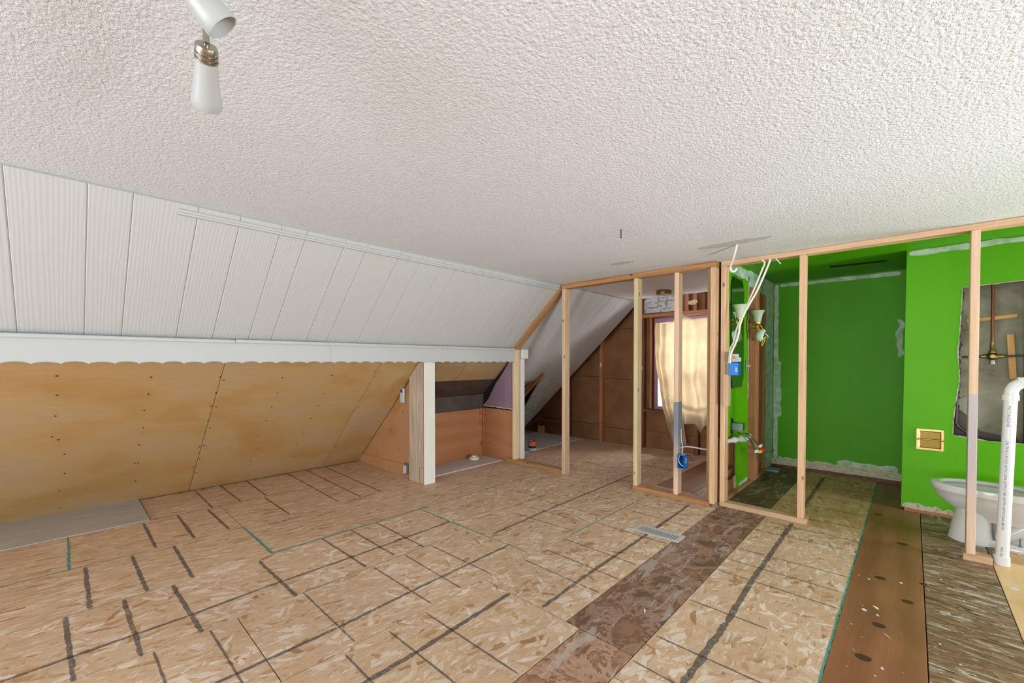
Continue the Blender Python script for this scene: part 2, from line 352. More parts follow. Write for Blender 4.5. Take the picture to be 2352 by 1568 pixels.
def lathe(name, prof, loc, mat, parent=None, seg=28, axis=(0, 0, 1), cap=True):
    bm = bmesh.new(); rings = []
    for r, z in prof: rings.append([bm.verts.new((max(r, 1e-4) * math.cos(2 * math.pi * k / seg), max(r, 1e-4) * math.sin(2 * math.pi * k / seg), z)) for k in range(seg)])
    for a, b in zip(rings, rings[1:]):
        for k in range(seg): bm.faces.new((a[k], a[(k + 1) % seg], b[(k + 1) % seg], b[k]))
    if cap: bm.faces.new(rings[0][::-1]); bm.faces.new(rings[-1])
    R = Vector(axis).to_track_quat('Z', 'Y').to_matrix()
    return bm2(name, bm, mat, parent, loc, R, smooth=True)
def ragged(name, a, b, width, z, mat, parent, jag=.35, n=None, normal=(0, 0, 1), off=(0, 0, 0), thick=.0008, fr=None):
    """thin painted/plaster strip from a to b with uneven edges on a surface"""
    a = Vector(a); b = Vector(b); d = b - a; L = d.length; t = d.normalized(); s = Vector(normal).cross(t).normalized(); n = n or max(4, int(L / .02)); fr = fr or (11 if mat.name == 'joint_compound' else 28); nrm = Vector(normal).normalized()
    bm = bmesh.new(); A = []; B = []
    for i in range(n + 1):
        p = d * (i / n); j1 = noise.noise((a + p) * fr + Vector((3, 0, 0))) * jag; j2 = noise.noise((a + p) * fr + Vector((0, 9, 0))) * jag
        if i in (0, n): j1 -= .25; j2 -= .25
        A.append(bm.verts.new(p + s * width * (.5 + j1) + nrm * thick)); B.append(bm.verts.new(p - s * width * (.5 + j2) + nrm * thick))
    for i in range(n): bm.faces.new((A[i], A[i + 1], B[i + 1], B[i]))
    return bm2(name, bm, mat, parent, a + Vector((0, 0, z)) + Vector(off))
def text(name, s, size, mat, parent, loc, rot, bend=None):
    cu = bpy.data.curves.new(name, 'FONT'); cu.body = s; cu.size = size; cu.align_x = 'LEFT'; cu.align_y = 'CENTER'; cu.resolution_u = 2
    t = bpy.data.objects.new(name, cu); C.objects.link(t); dg = bpy.context.evaluated_depsgraph_get(); me = bpy.data.meshes.new_from_object(t.evaluated_get(dg)); bpy.data.objects.remove(t)
    if bend:
        for v in me.vertices:
            th = v.co.y / bend; v.co = (v.co.x, bend * math.sin(th), bend * math.cos(th) - bend)
    return link(name, me, mat, parent, loc, rot)

# ------------------------------------------------------------------ floor
floor = slab('floor', -5.7, 2.45, -4.0, 6.2, -.12, -.021, DARKWOOD); tag(floor, 'old subfloor covered with wood strand boards and worn plywood strips', kind='structure')
def panel(x0, x1, y0, y1, mat, name='strand_board', label=None, dz=0):
    g = .0022; o = slab(name, x0 + g, x1 - g, y0 + g, y1 - g, -.02, dz, mat, floor, .0012)
    if label: o['label'] = label
    return o
for a in [(-5.3, -4.535, -4.0, .485), (-5.3, -4.535, .485, 2.66), (-4.535, -3.812, -4.0, .02), (-4.535, -3.812, .02, .968), (-3.812, -3.145, -4.0, .968),
          (-4.535, -3.145, .968, 3.41), (-4.535, -3.145, 3.41, 6.1), (-5.45, -4.535, 2.66, 6.1)]: panel(*a, OSB1, label=None)
for a in [(-3.145, -2.483, -4.0, 2.155), (-3.145, -2.483, 2.155, 4.3), (-3.145, -2.483, 4.3, 6.1), (-2.483, -1.853, -4.0, .6), (-2.483, -1.853, .6, 2.155), (-2.483, -1.853, 2.155, 4.3), (-2.483, -1.27, 4.3, 6.1),
          (-1.853, -1.165, -4.0, 1.72), (-1.853, -1.25, 1.72, 4.3), (-.885, -.26, -4.0, 1.55), (-.885, -.26, 1.55, 4.05)]: panel(*a, OSB2)
panel(-.9, -.26, 4.05, 6.1, OSB3)
panel(-1.165, -.885, -4.0, 1.72, STRIPA, 'plywood_strip', 'worn plywood strip with torn flooring residue')
panel(-1.25, -.885, 1.72, 4.05, STRIPB, 'plywood_strip', 'dark worn plywood strip leading to the framed corner')
panel(-1.27, -.9, 4.05, 6.1, DARKPLY, 'plywood_sheet', 'dark damp stained plywood')
panel(-.26, .062, -4.0, 6.1, BRPLY, 'plywood_sheet', 'brown stained plywood with oval knots')
panel(.062, .388, -4.0, 4.9, WORN, 'plywood_sheet', 'stained subfloor with pale paint residue')
panel(.062, .388, 4.9, 5.07, DARKPLY, 'plywood_sheet')
panel(.388, .62, -4.0, 4.2, PINEB, 'pine_board'); panel(.62, 1.5, -4.0, 4.2, PINEB, 'pine_board'); panel(1.5, 2.4, -4.0, 4.2, PINEB, 'pine_board')
panel(.388, .47, 4.2, 5.07, DARKPLY, 'plywood_sheet'); panel(.47, 2.4, 4.2, 5.07, OSB3, 'plywood_sheet')
panel(-1.95, -1.56, 4.28, 6.0, BRPLY, 'plywood_sheet', 'brown plywood patch in the far room', .004)
# teal factory edge paint on some seams
for a, b, wd in [((-4.53, .49), (-4.53, 1.62), .012), ((-3.812, .02), (-3.812, .968), .006), ((-3.82, .968), (-3.145, .968), .016), ((-3.145, .968), (-3.145, 2.25), .015), ((-3.145, 2.25), (-3.145, 3.6), .008), ((-3.145, 2.155), (-2.5, 2.155), .012), ((-2.5, 2.155), (-1.9, 2.17), .006),
                 ((-4.475, .02), (-3.812, .02), .012), ((-5.24, .488), (-4.53, .488), .012), ((-1.853, 2.6), (-1.853, 4.2), .009), ((-.262, -.2), (-.262, 5.9), .008), ((-3.812, -.4), (-3.812, .02), .009), ((-2.483, .9), (-2.483, 2.0), .003), ((-3.13, -.2), (-3.13, .5), .003)]:
    ragged('teal_seam', (*a, 0), (*b, 0), wd, 0, OSBEDGE, floor, .5)
# grey marking lines
L = [[(-2.68, -.6), (-2.68, .44), (-2.70, .77), (-2.70, 1.29), (-2.72, 2.15)], [(-2.04, 0), (-2.03, .91), (-2.05, 1.34), (-2.07, 2.18)], [(-1.6, .4), (-1.6, 1.07), (-1.63, 1.71)],
     [(-1.41, 1.73), (-1.43, 2.19), (-1.44, 2.96), (-1.46, 3.9)], [(-.66, 1.0), (-.66, 2.26), (-.68, 2.8), (-.69, 4.01)], [(-.69, 4.2), (-.71, 5.84)], [(-2.29, 2.22), (-2.32, 3.11), (-2.33, 4.5)]]
for k, l in enumerate(L):
    for a, b in zip(l, l[1:]): ragged('marking_line', (*a, 0), (*b, 0), (.020, .019, .026, .024, .03, .034, .019)[k], 0, SPRAY, floor, .3)
T = [(-3.12, 0, -2.47, .02), (-3.79, .09, -3.13, .09), (-3.12, .22, -2.46, .23), (-3.79, .31, -3.14, .32), (-4.48, .44, -3.83, .44), (-3.78, .53, -3.14, .53), (-3.12, .43, -2.47, .45), (-4.51, .66, -3.84, .66), (-4.49, .87, -3.85, .88), (-2.46, .27, -1.9, .28), (-2.46, .48, -1.88, .49), (-5.25, .91, -4.53, .91), (-5.29, 1.13, -4.54, 1.13), (-5.28, 1.37, -4.54, 1.35), (-4.49, 1.32, -3.85, 1.32), (-5.28, 1.79, -3.85, 1.75), (-5.28, 2, -3.84, 1.96), (-5.26, 2.22, -3.85, 2.18), (-3.14, 1.3, -2.5, 1.31), (-3.08, .87, -2.47, .88), (-3.14, 1.52, -2.52, 1.52), (-3.14, 1.73, -2.48, 1.73), (-2.48, .92, -1.87, .92), (-2.46, 1.34, -1.87, 1.35), (-2.47, 1.57, -1.87, 1.56), (-2.47, 1.78, -1.87, 1.79), (-1.82, .85, -1.4, .85), (-1.82, 1.07, -1.2, 1.08), (-1.82, 1.28, -1.18, 1.29), (-1.84, 2.07, -1.27, 2.06), (-1.84, 2.29, -1.27, 2.27), (-1.84, 2.52, -1.27, 2.51), (-1.84, 2.95, -1.27, 2.95), (-2.47, 2.65, -1.88, 2.69), (-2.47, 2.86, -1.96, 2.88), (-2.47, 3.08, -1.89, 3.1), (-2.47, 3.54, -1.98, 3.54), (-1.84, 3.4, -1.27, 3.38), (-1.84, 3.61, -1.27, 3.59), (-1.84, 3.83, -1.27, 3.85), (-2.45, 4.21, -2.18, 4.21), (-2.45, 4.62, -1.98, 4.62), (-2.45, 5.0, -1.98, 5.0), (-2.45, 5.4, -1.98, 5.4), (-3.1, 4.62, -2.52, 4.62), (-3.1, 5.05, -2.52, 5.05), (-.87, 1.92, -.3, 1.93), (-.87, 1.69, -.35, 1.68), (-.87, 2.34, -.5, 2.34), (-.87, 2.80, -.27, 2.79), (-.87, 3.0, -.27, 3.0), (-.87, 3.22, -.27, 3.24), (-.87, 3.67, -.3, 3.71), (-.87, 3.92, -.27, 3.93), (-.87, 4.2, -.27, 4.25), (-.87, 4.6, -.27, 4.63), (-.88, 5, -.28, 4.99), (-.88, 5.4, -.28, 5.44)]
for i, (x0, y0, x1, y1) in enumerate(T):
    near = x1 < -1.9 and y0 < 2.3
    ragged('marking_line', (x0, y0, 0), (x1, y1, 0), .020 if near and x1 > -3.9 and y0 < 1 else (.015 if near else .010), 0, SPRAY, floor, .3)
DIRT = M('dirt_line', S(84, 66, 56), .9); DIRT = DIRT.m
ragged('dirt_line', (-5.272, -1.8, .0), (-5.272, 2.64, .0), .03, .0002, DIRT, floor, .5)
# stamps, knots, paint flecks
for s, x, y, sz, rz in [('NOV 08 2022', -3.73, 1.36, .042, -88), ('STRENGTH AXIS', -3.84, 2.12, .04, -86), ('SIZED FOR SPACING', -2.59, 2.80, .045, 90), ('THIS SIDE', -2.6, 2.35, .035, 90), ('1-800', -4.1, 3.35, .035, 90)]:
    text('printed_stamp', s, sz, INKF, floor, (x, y, .0009), (0, 0, math.radians(rz)))
KNOT = plain('knot', S(72, 44, 30), .5)
for x, y, r in [(-.038, 4.098, .035), (-.127, 3.361, .03), (-.005, 3.127, .028), (-.106, 2.75, .03), (-.143, 2.402, .032), (-.2, 4.75, .03), (.06, 3.44, .02)]:
    bm = bmesh.new(); bm.faces.new([bm.verts.new((r * .9 * math.cos(t) * (1 + .08 * math.sin(3 * t)), r * .8 * math.sin(t), .0008)) for t in [k * math.pi / 8 for k in range(16)]]); bm2('knot', bm, KNOT, floor, (x, y, 0), (0, 0, .25))
bm = bmesh.new()
fl = [(-.126, 2.939, .016), (-.192, 2.933, .018), (-.17, 2.871, .014), (-.073, 2.671, .016), (-.163, 3.414, .014), (-1.12, 2.643, .018), (-.94, 2.689, .009), (-1.003, 2.075, .013), (.438, 3.726, .02), (-1.25, 3.98, .02)] + [(random.uniform(-.25, .35), random.uniform(1.6, 3.6), random.uniform(.002, .009)) for _ in range(50)] + [(random.uniform(-2.4, -.4), random.uniform(1.2, 3.4), random.uniform(.002, .007)) for _ in range(40)]
for x, y, r in fl:
    a0 = random.random() * 3; e = random.uniform(.4, .9)
    bm.faces.new([bm.verts.new((x + r * math.cos(t + a0) * (1 if k % 2 else .6), y + r * e * 1.6 * math.sin(t), .0009)) for k, t in enumerate([j * math.pi / 5 for j in range(10)])])
tag(bm2('paint_flecks', bm, CHIPW, floor), kind='stuff')

# ------------------------------------------------------------------ ceiling
ceil = slab('ceiling', -3.05, 2.45, -4.0, 4.06, 2.19, 2.3, CEIL); tag(ceil, 'white stippled ceiling over the whole room', kind='structure')
c2 = slab('ceiling.001', -3.05, -1.29, 4.06, 5.66, 2.19, 2.3, CEILSM); tag(c2, 'smooth white ceiling of the far room', kind='structure')
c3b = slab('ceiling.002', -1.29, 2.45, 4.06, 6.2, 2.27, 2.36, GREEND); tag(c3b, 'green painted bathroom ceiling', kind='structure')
for x, y, l, wd in [(-1.92, 3.48, .12, .10), (-.99, 3.47, .26, .13)]:
    o = prism('bare_patch', [(x + l * math.cos(t) * (1 + .25 * noise.noise(Vector((math.cos(t) * 2, math.sin(t) * 2, x)))), y + wd * .5 * math.sin(t) * (1 + .3 * noise.noise(Vector((x, math.cos(t) * 3, math.sin(t) * 3)))), 2.191) for t in [k * math.pi / 16 for k in range(32)]], (0, 0, -.0025), CPATCH, ceil)
tube('crack', [(-1.25, 3.72, 2.19), (-1.1, 3.62, 2.19), (-.98, 3.53, 2.19)], .0025, plain('crack_grey', S(120, 118, 116), .9), ceil, 5)  # grey line for the ceiling crack
o = lathe('hook_rod', [(.0035, 0), (.0035, .052), (.006, .053), (.006, .056)], (-1.44, 2.6, 2.19), BLACKP, None, 8, (0, 0, -1)); o.name = 'nail'; tag(o, 'thin dark nail hanging straight down from the stippled ceiling', 'nail')
# bathroom exhaust slot
tag(prism('vent_slot', [(-.62, 5.36, 2.272), (-.19, 5.42, 2.272), (-.19, 5.50, 2.272), (-.63, 5.47, 2.272)], (0, 0, -.004), DARKGAP, c3b), 'dark ragged slot cut through green ceiling')

# ------------------------------------------------------------------ left slope
def up(x): return 2.19 + .93 * (x + 2.95)
def lo(x): return .9 * (x + 5.28)
sl = Vector((1, 0, .93)).normalized(); nr = Vector((.93, 0, -1)).normalized()   # along slope, inward normal
wl = prism('wall_left', [(-5.85, -4.0, -.12), (-5.47, -4.0, -.12), (-5.47, -4.0, .0), (-3.9, -4.0, 1.46), (-2.9, -4.0, 2.34), (-2.9, -4.0, 2.6), (-3.2, -4.0, 2.55)], (0, 10.2, 0), DARKWOOD)
tag(wl, 'sloping side wall: white boards above a scalloped valance, bare hardboard below', kind='structure')
joints = []; y = -2.97 + .0
pat = [0, .16, .43, .60, .88, 1.09]
for b in range(-5, 5):
    for q in pat: joints.append(.99 + b * 1.32 + q)
joints = [-4.0] + [j for j in joints if -3.95 < j < 5.8] + [5.87]
P0 = Vector((-3.74, 0, up(-3.74))); Ls = (Vector((-2.965, 0, up(-2.965))) - P0).length
Rsl = Matrix((Vector((0, 1, 0)), sl, nr)).transposed()
def plank(y0, y1, L, base):
    bm = bmesh.new(); wd = y1 - y0; dark = any(abs(y1 - (.99 + 1.32 * k)) < .01 for k in range(-3, 5)); g = .0008
    bbox(bm, g / 2, wd - g / 2, 0, L, -.012, 0); bmesh.ops.bevel(bm, geom=[e for e in bm.edges if abs(e.verts[0].co.x - e.verts[1].co.x) < 1e-5 and all(abs(v.co.z) < 1e-5 for v in e.verts)], offset=.0045, segments=1, affect='EDGES')
    return bm2('wall_board', bm, WBOARD, wl, base + Vector((0, y0, 0)), Rsl)
prism('board_backing', [(-3.75, -4.0, up(-3.75) + .02), (-2.95, -4.0, up(-2.95) + .02), (-2.95, -4.0, up(-2.95) + .05), (-3.75, -4.0, up(-3.75) + .05)], (0, 8.05, 0), WHITE, wl)
prism('board_backing', [(-4.25, 4.07, up(-4.25) + .02), (-2.95, 4.07, up(-2.95) + .02), (-2.95, 4.07, up(-2.95) + .05), (-4.25, 4.07, up(-4.25) + .05)], (0, 1.8, 0), WHITE, wl)
for y0, y1 in zip(joints, joints[1:]):
    if y0 < 4.05: plank(y0, min(y1, 4.06), Ls, P0)
    if y1 > 4.08: plank(max(y0, 4.07), y1, (Vector((-2.965, 0, up(-2.965))) - Vector((-4.19, 0, up(-4.19)))).length, Vector((-4.19, 0, up(-4.19))))
def onup(y, z, d=0): x = (z - 2.19) / .93 - 2.95; return (x + nr.x * d, y, z + nr.z * d)
prism('lower_drywall', [onup(5.1, 1.045), onup(5.87, 1.045), onup(5.87, .03), onup(5.32, .06), onup(5.34, .53)], -nr * .02, DWALL, wl)
# exposed rafters and felt in the torn opening
for yy in (4.35, 5.02): beam('rafter', (-5.1, yy, up(-5.1) + .02), (-4.1, yy, up(-4.1) + .02), .09, .05, PINE_BROWN, wl)
prism('torn_lining', [onup(4.2, 1.05, -.02), onup(5.0, 1.05, -.02), onup(4.85, .85, -.02), onup(4.2, .88, -.02)], -nr * .01, PURPLE, wl)
# hardboard sheets below
plyj = [-4.0, -1.78, -.45, .865, 2.19, 2.655]
def onlo(y, x, d=0): return (x + d * .67, y, lo(x) - d * .74)
for y0, y1 in zip(plyj, plyj[1:]):
    g = .002; prism('hardboard_sheet', [onlo(y0 + g, -5.28, 0), onlo(y1 - g, -5.28, 0), onlo(y1 - g, -3.74, 0), onlo(y0 + g, -3.74, 0)], (-.008, 0, .009), PLY, wl)
bmn = bmesh.new(); r = .007; bmn.faces.new([bmn.verts.new((r * math.cos(t), r * math.sin(t), .001)) for t in [k * math.pi / 4 for k in range(8)]]); nm = bpy.data.meshes.new('nail_hole'); bmn.to_mesh(nm); bmn.free(); nm.materials.append(NAIL)
Rlo = Matrix((Vector((0, 1, 0)), Vector((1, 0, .9)).normalized(), Vector((.9, 0, -1)).normalized())).transposed()
for y, z in [(-.02, 1.21), (.44, 1.19), (-.02, 1.08), (.44, 1.06), (-.03, .93), (.43, .93), (.44, .78), (-.05, .77), (-.02, .74), (.01, .61), (.43, .62), (.01, .43), (.42, .44), (.44, .44), (-.02, .26), (.44, .24), (-.02, .07), (.86, 1.18), (.89, 1.15), (.86, 1.05), (.85, .93), (.89, .92), (.86, .79), (.89, .72), (.85, .53), (.885, .54), (.88, .39), (.85, .30), (.88, .23), (1.32, 1.16), (1.33, 1.02), (1.33, .88), (1.33, .74), (1.31, .58), (1.34, .43), (1.33, .28), (1.75, 1.17), (1.76, .99), (1.76, .86), (1.75, .72), (1.75, .55), (1.74, .4), (1.77, .24), (2.17, 1.2), (2.21, 1.15), (2.21, 1), (2.22, .8), (2.175, .77), (2.16, .52), (2.21, .53), (2.16, .25), (2.21, .29), (2.63, 1.05), (2.63, .76)]:
    link('nail_hole', nm, None, wl, onlo(y, z / .9 - 5.28, .001), Rlo)
# valance (one board, scalloped) + battens
def scallop(y):
    u = (y / .118) % 2; v = u % 1
    return .012 * math.sin(math.pi * v) ** .8 * (1 if u < 1 else .75) - (.004 if abs(v - .5) > .46 else 0)
def valance(y0, y1, zt):
    bm = bmesh.new(); n = int((y1 - y0) / .0098); cols = []
    for i in range(n + 1):
        yy = y0 + (y1 - y0) * i / n; zb = 1.288 + scallop(yy)
        cols.append([bm.verts.new((x, yy, z)) for x, z in ((0, zt), (0, zb + .004), (-.003, zb), (-.02, zb), (-.02, zt))])
    for a, b in zip(cols, cols[1:]):
        for k in range(5): bm.faces.new((a[k], a[(k + 1) % 5], b[(k + 1) % 5], b[k]))
    bm.faces.new(cols[0]); bm.faces.new(cols[-1][::-1]); return bm
v = empty('valance', (-3.69, 1.0, 1.29), 'long white scalloped valance board hanging below the sloping white boards', 'valance')
bm2('valance_board', valance(-4.0, 1.608, 1.462), WHITE, v, (-3.69, 0, 0)); bm2('valance_board', valance(1.61, 3.96, 1.462), WHITE, v, (-3.69, 0, 0))
box('batten', -3.705, -3.672, -4.0, .895, 1.435, 1.462, WHITE, v, .005); box('batten', -3.705, -3.67, .897, 3.96, 1.438, 1.466, WHITE, v, .005)
# upper trim under the ceiling
def moulding(y0, y1):
    c = Vector((-2.985, y0, up(-2.985))); bm = bmesh.new(); prof = [(0, 0), (.014, .002), (.018, .012), (.012, .02), (.016, .03), (.008, .042), (0, .044)]
    A = [bm.verts.new(nr * a - sl * b) for a, b in prof]; B = [bm.verts.new(q.co + Vector((0, y1 - y0, 0))) for q in A]
    for k in range(len(A)): bm.faces.new((A[k], A[(k + 1) % len(A)], B[(k + 1) % len(A)], B[k]))
    bm.faces.new(A[::-1]); bm.faces.new(B); return bm2('trim_1', bm, WHITE, None, c)
o = moulding(.46, 3.96); tag(o, 'white moulding strip where white boards meet the ceiling', kind='structure')
box('ceiling_gap', -3.0, -2.985, -4.0, .5, 2.168, 2.192, DARKGAP, wl); box('ceiling_gap', -2.985, -2.98, .5, 1.5, 2.185, 2.192, DARKGAP, wl)

# ------------------------------------------------------------------ alcove end wall, post
wa = empty('wall_alcove', (-4.6, 2.68, 0), 'triangular end wall of orange hardboard under the slope', kind='structure')
prism('hardboard_sheet', [(-5.15, 2.66, .115), (-4.01, 2.66, .145), (-4.01, 2.66, lo(-4.01)), (-5.15, 2.66, lo(-5.15))], (0, .03, 0), PLYEND, wa)
prism('hardboard_sheet', [(-5.3, 2.66, 0), (-4.01, 2.66, 0), (-4.01, 2.66, .142), (-5.16, 2.66, .112)], (0, .03, 0), PLYEND, wa)
for x, z in [(-5.05, .2), (-4.9, .05), (-4.5, .05), (-4.45, .5), (-4.3, .3), (-4.22, .72), (-4.5, .6)]: link('nail_hole', nm, None, wa, (x, 2.658, z), (math.radians(90), 0, 0))
prism('panel_strip', [(-4.02, 2.62, 0), (-3.836, 2.62, 0), (-3.836, 2.62, lo(-3.836) - .01), (-4.02, 2.62, lo(-4.02) - .01)], (0, .06, 0), BEIGE, wa)
prism('panel_strip', [(-3.832, 2.615, 0.17), (-3.75, 2.615, .17), (-3.75, 2.615, 1.33), (-3.832, 2.615, 1.28)], (0, .06, 0), BEIGE, wa)
prism('panel_strip', [(-3.832, 2.622, 0.0), (-3.75, 2.622, 0), (-3.75, 2.622, .165), (-3.832, 2.622, .165)], (0, .06, 0), BEIGE, wa)
prism('partition_core', [(-5.2, 2.695, 0), (-3.76, 2.695, 0), (-3.76, 2.695, 1.33), (-3.9, 2.695, 1.22), (-5.2, 2.695, .05)], (0, .04, 0), OLD, wa)
box('edge_strip', -3.747, -3.73, 2.612, 2.735, 0, 1.33, OLDRED, wa)
p = box('post', -3.729, -3.711, 2.605, 2.74, 0.001, 1.45, WHITE_OLD, None, .004); tag(p, 'white painted post board standing under the scalloped valance', 'post')
t = empty('wall_box', (-4.17, 2.65, .83), 'small white plastic box fixed to the triangular hardboard wall', 'box')
box('housing', -4.225, -4.145, 2.625, 2.659, .835, 1.0, WHITE, t, .008); box('slot', -4.20, -4.17, 2.622, 2.626, .95, .985, BLACKP, t)
t = empty('wall_outlet', (-4.13, 2.65, .03), 'white duplex outlet without cover low on triangular hardboard wall', 'outlet')
box('metal_frame', -4.165, -4.10, 2.638, 2.659, .03, .16, GALV, t, .002); box('socket_body', -4.158, -4.112, 2.625, 2.64, .045, .135, WHITE, t, .003)
for z in (.06, .105): lathe('socket', [(.001, 0), (.017, 0), (.017, .004), (.001, .004)], (-4.135, 2.626, z + .008), WHITE, t, 14, (0, -1, 0))

# ------------------------------------------------------------------ nook
wn = empty('wall_nook', (-4.3, 3.4, 0), 'low nook behind the post with cedar plywood and dark boards', kind='structure')
slab('plywood_panel', -4.345, -4.32, 2.74, 4.0, 0, .655, CEDAR, wn)
slab('dark_board', -4.345, -4.325, 2.74, 4.02, .658, .85, BLACKB2, wn)
prism('dark_board', [(-4.335, 2.74, .853), (-4.335, 4.02, .853), (-4.105, 4.02, 1.06), (-4.105, 2.74, 1.06)], (-.01, 0, .01), BLACKB, wn)
prism('hardboard_sheet', [(-4.10, 2.74, 1.064), (-4.10, 3.32, 1.064), (-3.72, 3.32, 1.406), (-3.72, 2.74, 1.406)], (-.01, 0, .01), PLYTAN, wn)
prism('hardboard_sheet', [(-4.10, 3.325, 1.064), (-4.10, 4.02, 1.064), (-3.72, 4.02, 1.406), (-3.72, 3.325, 1.406)], (-.01, 0, .01), PLYTAN, wn)
ragged('pale_crack', (-3.88, 2.8, lo(-3.88)), (-3.88, 3.3, lo(-3.88)), .006, 0, WHITE, wn, .4, normal=(.9, 0, -1), thick=.002)
prism('plywood_panel', [(-4.32, 4.0, 0), (-3.735, 4.0, 0), (-3.735, 4.0, .665), (-4.32, 4.0, .665)], (0, .02, 0), CEDAR, wn)
prism('lavender_panel', [(-4.30, 3.985, .70), (-3.735, 3.985, .685), (-3.735, 3.985, 1.44), (-4.13, 3.985, .95)][:1] + [(-3.735, 3.985, .685), (-3.735, 3.985, 1.40), (-3.82, 3.985, 1.28), (-3.95, 3.985, 1.12), (-4.06, 3.985, 1.0), (-4.12, 3.985, .91), (-4.2, 3.985, .79)], (0, .012, 0), PURPLE, wn)
ragged('white_edge', (-4.3, 3.982, .70), (-3.735, 3.982, .685), .014, 0, WHITE, wn, .5, normal=(0, -1, 0))
slab('dark_backing', -4.4, -3.735, 4.012, 4.03, .66, 1.42, DARKGAP, wn)
for z0, z1 in ((.57, .64), (.42, .51), (.14, .21)): slab('hinge', -4.319, -4.313, 3.93, 3.975, z0, z1, OLDRED, wn)
slab('corner_strip', -4.319, -4.300, 3.98, 3.999, 0, .655, OLDRED, wn)
b = slab('floor_board', -4.315, -3.9, 2.75, 3.96, .001, .012, GREYB2, None, .002); tag(b, 'pale grey board lying on floor of the low nook beside white post', 'board')
b = slab('floor_board', -5.295, -4.53, -4.0, .485, .001, .007, GREYB, None, .002); tag(b, 'grey hardboard sheet on floor along sloping wall at left edge', 'board')
t = empty('round_lid', (-4.17, 3.70, .012), 'round cream plastic cap lying on grey board in the low nook', 'cap')
lathe('rim', [(.05, 0), (.066, .006), (.07, .02), (.066, .034), (.05, .042), (.001, .042)], (-4.17, 3.70, .013), plain('cream_plastic', S(234, 228, 206), .4), t)
lathe('knob', [(.034, 0), (.036, .008), (.03, .016), (.001, .017)], (-4.17, 3.70, .054), plain('cream_plastic_knob', S(238, 234, 216), .4), t)

# ------------------------------------------------------------------ stud partitions
Y0, Y1 = 3.965, 4.06
sw = empty('stud_wall', (-2.5, 4.0, 0), 'open stud frame following the slope with doorway into the far room', 'stud wall')
def stud(x, w_, mat, z0=.045, z1=2.135, y0=Y0, y1=Y1, par=sw, lab=None):
    o = box('stud', x, x + w_, y0, y1, z0, z1, mat, par, .003)
    if lab: o['label'] = lab
    return o
stud(-3.73, .042, PINE_PALE, .046, 1.455); stud(-2.945, .042, PINE, .0, 2.135); stud(-2.05, .042, PINE_PALE); stud(-1.638, .042, STUDG2, lab='stud with blue-grey painted side')
stud(-1.345, .03, PINE_BROWN, .046, 2.135, Y0 + .02); stud(-1.314, .043, PINE, .03)
box('bottom_plate', -3.86, -2.948, Y0, Y1, 0, .045, PINE_BROWN, sw, .004); box('bottom_plate', -2.06, -1.315, Y0, Y1, 0, .044, PINE_BROWN, sw, .004)
box('top_plate', -2.955, -1.27, Y0, Y1, 2.136, 2.188, PINE_BROWN, sw, .003)
beam('sloping_plate', (-3.712, (Y0 + Y1) / 2, 1.458 - .0), (-2.968, (Y0 + Y1) / 2, 2.15), .042, .095, PINE_BROWN, sw)
s2 = empty('stud_wall', (-.4, 4.1, 0), 'open stud frame in front of the green bathroom', 'stud wall')
Z0, Z1 = 4.05, 4.14
stud(-1.252, .042, PINE, .043, 2.148, Z0, Z1, s2); stud(-.665, .042, PINE, .043, 2.148, Z0, Z1, s2); stud(.268, .042, STUDG, .043, 2.148, Z0, Z1, s2, 'stud whose middle stretch is greyed')
box('top_plate', -1.253, 2.4, Z0, Z1, 2.149, 2.189, PINE, s2, .003); box('bottom_plate', -1.253, -.6, Z0, Z1, 0, .042, PINE, s2, .003); box('bottom_plate', .255, .385, Z0, Z1, 0, .042, PINE, s2, .003)
slab('gap_lining', -1.29, 2.4, 4.145, 4.16, 2.15, 2.27, GREEND, s2)
slab('blocking', -1.21, -1.165, 3.985, 4.05, .91, 1.19, PINE, s2, .003)
bx = empty('wall_cover', (-3.70, 4.11, 1.32), 'white plaster block capping a white strip behind leftmost stud', 'trim')
slab('cover_box', -3.75, -3.66, 4.085, 4.20, 1.335, 1.46, WHITE_OLD, bx, .006); slab('strip', -3.72, -3.688, 4.075, 4.155, .03, 1.334, WHITE_OLD, bx, .003)

# ------------------------------------------------------------------ far room
wb = empty('wall_back', (-3, 6.1, 0), 'old unlined gable wall of brown fibreboard and dark studs', kind='structure')
zs = [0, .245, 1.03, 1.83, 2.4]
for i in range(4):
    for x0, x1 in ((-5.7, -4.35), (-4.35, -3.68), (-3.68, -2.96)):
        dz = .03 * ((int(-x0 * 10)) % 2) - .01; z0 = 0 if i == 0 else zs[i] + dz; z1 = zs[i + 1] + dz if i < 3 else 2.4
        slab('sheathing_board', x0 + .002, x1 - .002, 6.1, 6.125, z0 + .003, z1 - .003, FIBRE, wb)
for z0, z1 in ((0, .245), (.248, .6)): slab('sheathing_board', -2.957, -1.3, 6.1, 6.125, z0, z1, FIBRE, wb)
for z0, z1 in ((.603, 1.03), (1.033, 1.83), (1.833, 2.3)): slab('sheathing_board', -2.957, -2.80, 6.1, 6.125, z0, z1, FIBRE, wb)
slab('sheathing_board', -2.797, -1.3, 6.1, 6.125, 1.97, 2.35, FIBRE, wb)
slab('outer_wall', -5.8, -2.72, 6.13, 6.2, -.1, 2.5, DARKWOOD, wb); slab('outer_wall', -2.72, -1.8, 6.13, 6.2, -.1, .6, DARKWOOD, wb); slab('outer_wall', -2.72, -1.8, 6.13, 6.2, 1.93, 2.5, DARKWOOD, wb); slab('outer_wall', -1.8, 2.45, 6.13, 6.2, -.1, 2.5, DARKWOOD, wb)
